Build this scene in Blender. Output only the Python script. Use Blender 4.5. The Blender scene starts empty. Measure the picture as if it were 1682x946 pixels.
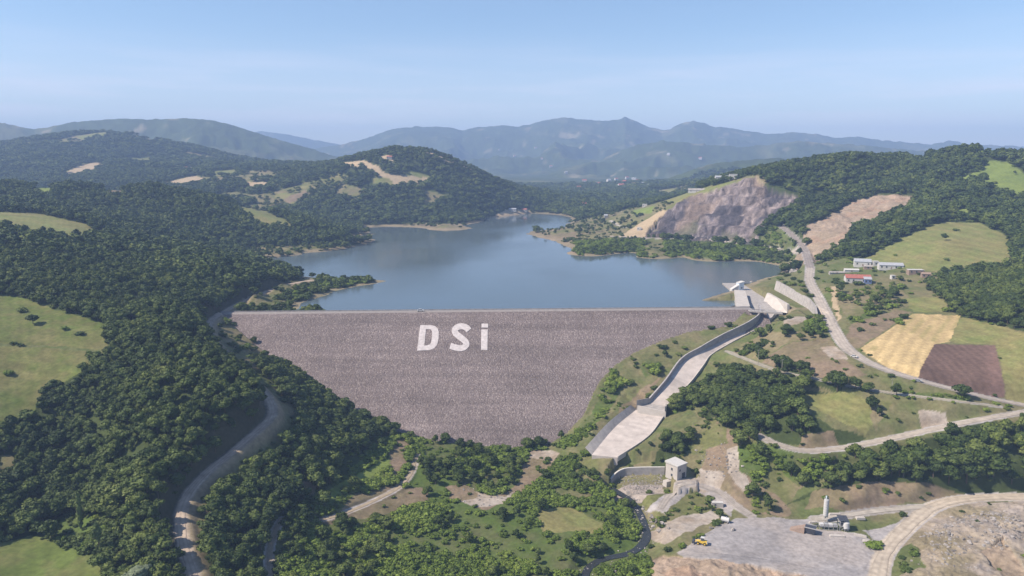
import bpy, bmesh, math, random
import numpy as np
from mathutils import Vector, Matrix
random.seed(7); rng = np.random.default_rng(7)
scn = bpy.context.scene
COL = scn.collection

# ------------------------------------------------------------------ camera model (photo measured at 1682 x 946)
F, CU, CV, VH, CAMZ = 1200.0, 841.0, 473.0, 262.0, 120.0
PITCH = math.atan((CV - VH) / F); SP, CP = math.sin(PITCH), math.cos(PITCH)
def ray(u, v):
    dv = CV - v
    y = F * CP + dv * SP
    return (u - CU) / y, (-F * SP + dv * CP) / y          # x per unit y, z per unit y
def at_d(u, v, D):
    a, b = ray(u, v); return (a * D, D, CAMZ + b * D)
def at_z(u, v, z):
    a, b = ray(u, v); D = (z - CAMZ) / b; return (a * D, D, z)
def project(x, y, z):
    zz = z - CAMZ
    depth = y * CP - zz * SP
    up = y * SP + zz * CP
    return CU + F * x / depth, CV - F * up / depth

# ------------------------------------------------------------------ noise
_lat = rng.random((256, 256)).astype(np.float32)
def vnoise(x, y):
    xi = np.floor(x).astype(np.int64); yi = np.floor(y).astype(np.int64)
    fx = (x - xi).astype(np.float32); fy = (y - yi).astype(np.float32)
    fx = fx * fx * fx * (fx * (fx * 6 - 15) + 10); fy = fy * fy * fy * (fy * (fy * 6 - 15) + 10)
    a = _lat[xi & 255, yi & 255]; b = _lat[(xi + 1) & 255, yi & 255]
    c = _lat[xi & 255, (yi + 1) & 255]; d = _lat[(xi + 1) & 255, (yi + 1) & 255]
    return (a + (b - a) * fx) + ((c + (d - c) * fx) - (a + (b - a) * fx)) * fy - 0.5
def fbm(x, y, s, o=4, seed=0.0):
    t = 0; a = 1.0; x = np.asarray(x) / s + seed * 17.31; y = np.asarray(y) / s + seed * 9.17
    for k in range(o):
        t = t + a * vnoise(x, y); x, y = (x * 1.62 + y * 1.18 + 3.7), (y * 1.62 - x * 1.18 + 1.3); a *= 0.5
    return t
def ridged(x, y, s, o=4, seed=0.0):
    t = 0; a = 1.0; x = np.asarray(x) / s + seed * 17.31; y = np.asarray(y) / s + seed * 9.17
    for k in range(o):
        t = t + a * (0.5 - np.abs(vnoise(x, y)) * 2); x, y = (x * 1.62 + y * 1.18 + 3.7), (y * 1.62 - x * 1.18 + 1.3); a *= 0.5
    return t
def sstep(a, b, x):
    t = np.clip((x - a) / (b - a), 0, 1); return t * t * (3 - 2 * t)
def pip(px, py, poly):
    inside = np.zeros(px.shape, bool)
    n = len(poly)
    for i in range(n):
        x0, y0 = poly[i]; x1, y1 = poly[(i + 1) % n]
        if y0 == y1: continue
        c = ((y0 > py) != (y1 > py)) & (px < (x1 - x0) * (py - y0) / (y1 - y0) + x0)
        inside ^= c
    return inside

# ------------------------------------------------------------------ dam plane
def yc(x): return 563 + 19 * (x + 227) / 417.0
DSL = 0.5
def dam_plane(x, y): return -(yc(x) - y) * DSL
def on_dam(u, v):
    a, b = ray(u, v)        # 120+bD = -(563+19*(aD+227)/417 - D)/2
    k = 19 / 417.0; c0 = 563 + k * 227
    D = (-DSL * c0 - CAMZ) / (b + DSL * k * a - DSL)
    return (a * D, D, CAMZ + b * D)
DAM_OUT = [(366, 516), (390, 540), (430, 575), (475, 612), (520, 645), (560, 668), (600, 690), (650, 708), (700, 722), (770, 732), (840, 736), (900, 731),
           (930, 712), (958, 682), (972, 650), (985, 625), (1010, 600), (1040, 580), (1085, 560), (1130, 545), (1160, 541), (1190, 537), (1206, 528), (1226, 510)]
DAM_XY = [on_dam(u, v)[:2] for u, v in DAM_OUT]
DAM_FOOT = DAM_XY + [(200, 605), (200, 640), (-120, 640), (-158, 588), (-236, 574)]

# ------------------------------------------------------------------ control points of the ground: (u, v, z) -> world
ctrl = []
def cz(*pts):
    for u, v, z in pts: ctrl.append(at_z(u, v, z))
def cd(*pts):
    for u, v, D in pts: ctrl.append(at_d(u, v, D))
def cl(*pts):
    for u, v, z in pts: p = at_z(u, v, -4); ctrl.append((p[0], p[1], -4 + (z + 4) * .7))
def cw(*pts):
    for x, y, z in pts: ctrl.append((x, y, z))
# left hillside
cz((-80, 946, -44), (0, 946, -45), (150, 940, -49), (230, 900, -47.5), (130, 830, -46), (60, 850, -44), (0, 860, -42), (-150, 850, -36),
   (0, 760, -32), (0, 700, -20), (0, 600, 0), (0, 500, 22), (0, 450, 35), (0, 400, 48), (-150, 600, 6), (-150, 500, 30), (-200, 700, -10),
   (100, 700, -24), (110, 760, -34), (100, 600, -1), (100, 500, 21), (100, 440, 33),
   (200, 800, -36), (200, 700, -17), (200, 600, 0), (200, 500, 18), (200, 430, 28), (230, 800, -32), (250, 720, -20), (250, 650, -6),
   (350, 650, -9), (300, 590, -1), (300, 530, 9), (300, 470, 18), (400, 470, 12), (380, 440, 18), (450, 460, 9), (330, 500, 9), (250, 860, -40))
cd((0, 352, 805), (150, 366, 830), (200, 396, 835), (300, 412, 800), (400, 436, 770), (480, 458, 745), (-150, 345, 800), (-300, 340, 800), (-300, 480, 560), (-400, 650, 420))
# right of the winding road, valley slopes
cz((450, 620, -20), (500, 700, -33), (450, 750, -36), (480, 850, -51), (450, 940, -57), (380, 900, -50), (400, 820, -44), (540, 690, -43), (410, 590, -10))
for (u, v) in DAM_OUT: ctrl.append(on_dam(u, v))
cz((600, 730, -53), (640, 745, -57), (700, 760, -60), (600, 800, -58), (620, 830, -60), (700, 800, -63), (560, 780, -54), (550, 900, -62), (620, 946, -66), (750, 900, -68),
   (750, 946, -70), (830, 760, -64), (900, 760, -64), (830, 820, -65), (900, 850, -67), (1000, 900, -69), (1000, 800, -66), (950, 760, -62), (900, 946, -71),
   (1050, 860, -71), (1060, 900, -71), (1040, 946, -72), (1000, 850, -69))
# dam's right abutment slope, spillway side
cz((940, 740, -58), (1000, 690, -46), (1000, 748, -57), (1110, 782, -60),
   (1200, 510, -1))
for u, v in ((1092, 574), (1120, 566), (1150, 554), (1180, 545), (1055, 600), (1090, 592), (1050, 630), (1000, 672), (1025, 648), (1045, 615)):
    q = on_dam(u, v); ctrl.append((q[0], q[1], q[2] + 1.5))
cz((1250, 560, -13), (1215, 590, -20), (1190, 580, -21), (1250, 650, -30), (1200, 640, -32), (1160, 640, -38), (1140, 690, -43), (1180, 700, -43), (1300, 690, -34),
   (1350, 650, -25), (1420, 680, -29.5), (1440, 655, -23.5), (1250, 700, -40), (1200, 730, -48), (1150, 720, -50), (1130, 760, -57), (1200, 780, -57), (1280, 800, -60),
   (1290, 760, -52), (1350, 800, -57), (1330, 832, -65), (1420, 805, -56), (1450, 782, -54), (1450, 748, -45.5), (1550, 738, -42), (1380, 762, -52), (1060, 800, -63),
   (1090, 830, -66), (1150, 830, -66), (1200, 850, -66), (1100, 870, -67), (1200, 900, -66), (1300, 900, -66), (1400, 900, -66), (1420, 845, -64.5),
   (1600, 790, -54), (1600, 745, -44), (1600, 715, -36), (1682, 790, -52), (1682, 720, -36), (1682, 692, -27.5), (1600, 860, -60), (1682, 900, -60), (1550, 900, -62), (1550, 946, -61),
   (1682, 830, -58), (1800, 850, -57), (1800, 750, -46), (1300, 600, -14.5), (1340, 560, -6), (1300, 575, -10), (1400, 612, -13.5), (1110, 935, -63), (1160, 926, -62), (1230, 938, -62.5), (1300, 960, -63))
cz((1480, 560, -3), (1570, 520, 2), (1600, 600, -10), (1682, 600, -8), (1682, 545, 4), (1500, 612, -12), (1500, 500, 6), (1640, 570, -4), (1400, 500, 6), (1400, 450, 12), (1420, 465, 11),
   (1480, 462, 13), (1560, 500, 8), (1600, 480, 14), (1650, 500, 13), (1682, 450, 30), (1600, 442, 22), (1450, 442, 16), (1550, 400, 38), (1290, 528, 1), (1330, 480, 8), (1310, 482, 7),
   (1300, 455, 5), (1190, 490, 1.5), (1180, 498, 0), (1270, 540, -6), (1800, 560, 6), (1800, 480, 34), (1900, 620, -10))
cd((1580, 368, 806), (1360, 425, 800), (1450, 388, 800), (1500, 358, 850), (1600, 358, 840), (1700, 360, 800), (1650, 305, 960), (1620, 280, 1030), (1700, 262, 1060), (1600, 252, 1090), (1560, 250, 1150),
   (1500, 274, 1150), (1400, 260, 1150), (1310, 275, 1150), (1290, 310, 1080), (1310, 350, 1000), (1340, 340, 1030), (1320, 375, 910), (1350, 410, 835), (1400, 372, 900), (1500, 327, 985), (1400, 337, 990),
   (1450, 300, 1100), (1120, 330, 1150), (1180, 310, 1130), (1245, 293, 1110), (1240, 286, 1260), (1180, 299, 1330), (1130, 320, 1240), (1060, 342, 1330), (1000, 354, 1430), (1700, 262, 1300), (1500, 280, 1500), (1350, 285, 1500), (1850, 300, 1000), (1850, 400, 800))
cz((1100, 388, 7), (1200, 400, 6), (1290, 412, 7), (1000, 372, 9), (940, 378, 3), (1040, 395, 3), (1330, 447, 8))
# shores (water level -4)
cz((870, 388, -4.5), (935, 413, -4.5), (1050, 419, -4.5), (1120, 424, -4.5), (1200, 430, -4.5), (1285, 438, -4.5), (1275, 452, -4.5), (1215, 474, -4.5), (1160, 490, -4.5), (1145, 508, -5), (900, 380, -1), (960, 408, 2), (1060, 410, 3), (1180, 416, 3),
   (500, 511, -5), (502, 498, -4.5), (540, 486, -4.5), (590, 472, -4.5), (640, 462, -4.5), (560, 459, -3), (600, 461, -2.8), (520, 459, 1), (430, 485, 0.5), (400, 500, 0), (440, 500, -1.5), (505, 470, -1), (500, 452, -4.5),
   (430, 428, -4.5), (500, 417, -4.5), (580, 406, -4.5), (590, 398, -1), (617, 388, -4.5), (590, 383, -2), (600, 376, -4.5), (700, 377, -4.5), (770, 373, -4.5), (730, 372, 0), (800, 358, -4.5), (870, 351, -4.5), (960, 347, -4.5), (1000, 345, -4.5), (930, 365, -6))
cl((700, 450, -25), (900, 450, -25), (1080, 455, -20), (800, 400, -20), (900, 362, -12), (700, 400, -18), (620, 425, -15), (560, 445, -12), (600, 495, -25), (800, 495, -30), (1000, 495, -25), (1200, 450, -12), (470, 440, -8), (690, 385, -10), (860, 372, -12), (850, 420, -20), (560, 500, -15))
# mid left hills
cd((-150, 305, 1150), (0, 305, 1150), (120, 308, 1150), (260, 311, 1150), (350, 328, 1140), (420, 348, 1120), (500, 372, 1080), (570, 398, 1060), (420, 382, 1040), (200, 350, 1050), (300, 388, 940), (100, 340, 1000), (0, 335, 1000))
cz((400, 407, 2), (500, 400, 4), (480, 412, 0))
cw((-900, 1400, 30), (-500, 1400, 25), (-350, 1300, 10), (-700, 1400, 25), (-250, 1200, -6))
# central hill and the hills behind the left wood
cd((650, 246, 1750), (560, 268, 1750), (610, 253, 1750), (710, 252, 1750), (780, 283, 1750), (850, 318, 1780), (900, 332, 1800), (950, 342, 1830), (600, 280, 1640), (640, 300, 1600), (700, 300, 1640), (760, 320, 1600), (600, 330, 1520), (500, 345, 1450), (450, 347, 1400),
   (400, 312, 1600), (300, 303, 1700), (450, 292, 1720), (510, 283, 1760), (200, 282, 1950), (100, 291, 1850), (0, 294, 1900), (150, 270, 2100), (250, 264, 2350), (180, 217, 2700), (120, 222, 2700), (60, 229, 2700), (0, 240, 2700), (230, 224, 2700),
   (330, 246, 2700), (400, 266, 2600), (480, 272, 2500), (-200, 250, 2600), (-200, 295, 1800), (1050, 325, 2100), (1150, 300, 2200), (1250, 280, 2200), (1400, 275, 2100))
cz((620, 366, 0), (700, 364, 1), (840, 350, 0), (960, 343, 2), (1010, 342, 3))
cw((-300, 2500, 20), (0, 2400, 5), (300, 2300, 10), (800, 2300, 60), (1500, 2200, 80), (-1500, 3400, 60), (-800, 3400, 60), (0, 3400, 20), (800, 3400, 40), (1800, 3400, 60), (2600, 3400, 60), (-2600, 3400, 80))
cw((-250, 60, -60), (0, 60, -80), (250, 60, -70), (-200, 180, -50), (0, 220, -74), (200, 220, -66), (-40, 150, -76))
# ------------------------------------------------------------------ roads (u, v, z) cut into the hillsides
def catmull(pts, step=2.0):
    P = [np.array(p, float) for p in pts]; P = [2 * P[0] - P[1]] + P + [2 * P[-1] - P[-2]]
    out = []
    for i in range(1, len(P) - 2):
        L = np.linalg.norm(P[i + 1] - P[i]); m = max(2, int(L / step))
        for k in range(m):
            t = k / m
            out.append(0.5 * (2 * P[i] + (P[i + 1] - P[i - 1]) * t + (2 * P[i - 1] - 5 * P[i] + 4 * P[i + 1] - P[i + 2]) * t * t + (3 * P[i] - P[i - 1] - 3 * P[i + 1] + P[i + 2]) * t ** 3))
    out.append(P[-2]); return np.array(out)
ROADS = {}
def road(name, pts, w, blend, col): ROADS[name] = (catmull([at_z(*p) for p in pts]), w, blend, col); ctrl.extend(at_z(*p) for p in pts)
road('winding_road', [(512, 460, 2), (470, 468, 1.5), (430, 482, 1), (395, 497, .3), (368, 512, 0), (345, 528, -1), (345, 556, -4), (380, 602, -10), (428, 640, -16), (446, 680, -21), (402, 725, -26.5), (336, 780, -33), (300, 830, -38), (300, 885, -42), (318, 950, -47), (345, 1050, -52)], 4.4, 4.5, (.37, .30, .235))
road('valley_road', [(1331, 440, 9), (1330, 460, 8), (1345, 490, 5), (1358, 515, 1.5), (1370, 540, -2), (1395, 575, -7), (1450, 605, -12), (1550, 635, -18), (1682, 665, -26), (1850, 690, -33)], 7.0, 6.5, (.36, .315, .27))
road('field_track', [(1195, 577, -20), (1245, 597, -17.5), (1292, 612, -17), (1340, 622, -17.5), (1380, 631, -19), (1464, 645, -20.5), (1560, 657, -21.3), (1640, 667, -24)], 2.6, 6, (.33, .295, .225))
road('lower_track', [(1246, 715, -42), (1275, 729, -43.5), (1320, 740, -44.5), (1365, 738, -44), (1400, 733, -42.5), (1450, 723, -39.5), (1500, 712, -36), (1570, 697, -31), (1640, 684, -26.5), (1700, 674, -24.5)], 5.0, 6, (.32, .28, .235))
road('haul_road', [(1800, 816, -60), (1682, 816, -60), (1600, 818, -61.5), (1545, 828, -62.5), (1510, 848, -64), (1470, 885, -65.5), (1450, 915, -66), (1440, 960, -66.5)], 7.5, 7, (.38, .325, .26))
road('plant_track', [(1530, 832, -62.8), (1450, 838, -63.8), (1380, 848, -65), (1340, 852, -65.6)], 5, 3, (.33, .30, .26))
road('house_track', [(1085, 835, -66), (1100, 815, -65), (1135, 797, -63), (1180, 808, -64), (1205, 828, -65), (1232, 846, -66)], 4.0, 3, (.31, .275, .24))
road('quarry_track', [(990, 388, 5), (1050, 390, 5.5), (1120, 392, 6), (1200, 399, 6.5), (1280, 410, 7.5), (1330, 424, 8)], 5, 4, (.34, .30, .26))
road('hill_track', [(1282, 370, 33), (1300, 385, 26), (1320, 408, 15), (1331, 440, 9)], 7, 6, (.24, .21, .19))
road('valley_path', [(684, 745, -59.5), (676, 775, -60.5), (655, 800, -60.5), (615, 822, -60.2), (560, 845, -58), (520, 855, -57)], 2.6, 2, (.30, .245, .175))
road('brook_path', [(462, 852, -50), (447, 885, -53), (442, 920, -56), (447, 965, -58)], 2.2, 1.5, (.30, .245, .175))
road('peninsula_track', [(1003, 362, 9), (1015, 370, 8.5), (1030, 375, 8)], 4, 3, (.42, .38, .33))
ctrl = np.array(ctrl, float)

def lp(x, y): return np.stack([x / y * 1.0, np.log(y)], -1)
_C = lp(ctrl[:, 0], ctrl[:, 1])
_d = np.sqrt(((_C[:, None] - _C[None]) ** 2).sum(-1)) * -1.0
n = len(_C)
A = np.zeros((n + 3, n + 3)); A[:n, :n] = _d - np.eye(n) * 0.004; A[:n, n] = 1; A[:n, n + 1:] = _C; A[n, :n] = 1; A[n + 1:, :n] = _C.T
sol = np.linalg.solve(A, np.concatenate([ctrl[:, 2], [0, 0, 0]]))
def rbf(X, L):
    X = X.ravel().astype(np.float32); L = L.ravel().astype(np.float32)
    out = np.full(X.shape, sol[n], np.float32) + np.float32(sol[n + 1]) * X + np.float32(sol[n + 2]) * L
    for i in range(n):
        out -= np.float32(sol[i]) * np.sqrt((X - np.float32(_C[i, 0])) ** 2 + (L - np.float32(_C[i, 1])) ** 2)
    return out

# grid in (x/y, ln y)
XS = np.arange(-0.98, 0.9801, 0.00175)
Ls = [math.log(60)]
while Ls[-1] < math.log(10500):
    D = math.exp(Ls[-1])
    Ls.append(Ls[-1] + (0.02 if D < 250 else 0.0019 if D < 540 else 0.0028 if D < 700 else 0.0034 if D < 1300 else 0.0042 if D < 2000 else 0.0075))
LS = np.array(Ls)
GX, GL = np.meshgrid(XS, LS)           # rows = distance
GY = np.exp(GL); GXW = GX * GY
# coarse rbf then refine by interpolation
def rbf_grid():
    xs = np.linspace(XS[0], XS[-1], 420); ls = np.linspace(LS[0], LS[-1], 720)
    cx, cl = np.meshgrid(xs, ls)
    Z = rbf(cx, cl).reshape(cx.shape)
    fx = (GX - xs[0]) / (xs[1] - xs[0]); fl = (GL - ls[0]) / (ls[1] - ls[0])
    ix = np.clip(fx.astype(int), 0, 418); il = np.clip(fl.astype(int), 0, 718)
    fx -= ix; fl -= il
    return (Z[il, ix] * (1 - fx) + Z[il, ix + 1] * fx) * (1 - fl) + (Z[il + 1, ix] * (1 - fx) + Z[il + 1, ix + 1] * fx) * fl
GZ = rbf_grid()
GZ = np.where(GY > 2800, GZ * (1 - sstep(2800, 3600, GY)) + 20 * sstep(2800, 3600, GY), GZ)

# far ridges: skyline (u, v) at distance D
def ridge(pts, D, wf, wb, seed, amp, bump):
    global GZ
    us = np.array([p[0] for p in pts], float); vs = np.array([p[1] for p in pts], float)
    ab = np.array([ray(u, v) for u, v in pts])
    xa = ab[:, 0]; zt = CAMZ + ab[:, 1] * D
    top = np.interp(GX, xa, zt)
    k = 1 + 0.16 * fbm(GX, GX * 0 + seed, 0.21, 3, seed)
    dist = (GY - D * 1.0) / 1.0
    m = GY > D - wf * 1.6
    prof = np.where(dist < 0, 1 - np.abs(dist) / (wf * k), 1 - np.abs(dist) / wb)
    prof = np.clip(prof, -0.1, 1)
    away = np.clip(np.abs(dist) / wf, 0, 1)
    sp = ridged(GXW, GY, D * 0.10, 5, seed)
    z = top * np.sign(prof) * np.abs(prof) ** 0.85 - (1 - sp * 0.75) * amp * np.minimum(away * 3.2, 1) * np.clip(1.25 - away, 0.2, 1)
    z = z + bump * fbm(GXW, GY, D * 0.008, 3, seed + 3)
    GZ = np.where(m, np.maximum(GZ, z), GZ)
ridge([(-400, 215), (-100, 205), (0, 199), (25, 204), (55, 211), (80, 207), (120, 199), (160, 196), (200, 193), (240, 195), (280, 193), (320, 192), (360, 199), (400, 209), (450, 226), (500, 240), (560, 258), (640, 285), (720, 300), (2200, 320)], 4300, 1500, 1200, 1.3, 150, 8)
ridge([(-500, 240), (300, 222), (430, 214), (470, 219), (520, 229), (560, 236), (600, 240), (700, 240), (2200, 260)], 9300, 1500, 900, 5.1, 120, 8)
ridge([(-500, 262), (400, 250), (520, 242), (560, 236), (585, 231), (610, 222), (640, 212), (665, 208), (690, 207), (715, 207), (740, 209), (760, 213), (785, 208), (820, 205), (845, 207), (870, 205), (890, 197), (925, 192), (950, 195), (985, 197), (1012, 197), (1020, 194), (1027, 190), (1034, 194), (1060, 206), (1088, 213), (1100, 212), (1118, 202), (1140, 197), (1158, 202), (1170, 207), (1200, 209), (1225, 214), (1262, 219), (1310, 217), (1340, 219), (1370, 225), (1410, 224), (1450, 230), (1490, 233), (1530, 236), (1560, 230), (1590, 236), (1682, 240), (2200, 250)], 7200, 3300, 1500, 2.2, 230, 12)
ridge([(-500, 330), (820, 330), (870, 300), (930, 280), (975, 268), (1010, 250), (1050, 236), (1090, 230), (1130, 232), (1170, 238), (1220, 240), (1270, 236), (1310, 231), (1350, 234), (1420, 238), (1500, 246), (1682, 250), (2200, 250)], 5000, 1800, 1200, 8.2, 150, 10)
ridge([(-500, 340), (1000, 340), (1050, 310), (1090, 296), (1130, 280), (1170, 268), (1210, 263), (1280, 258), (1350, 262), (1500, 268), (2200, 270)], 3000, 700, 700, 4.4, 60, 6)

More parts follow.
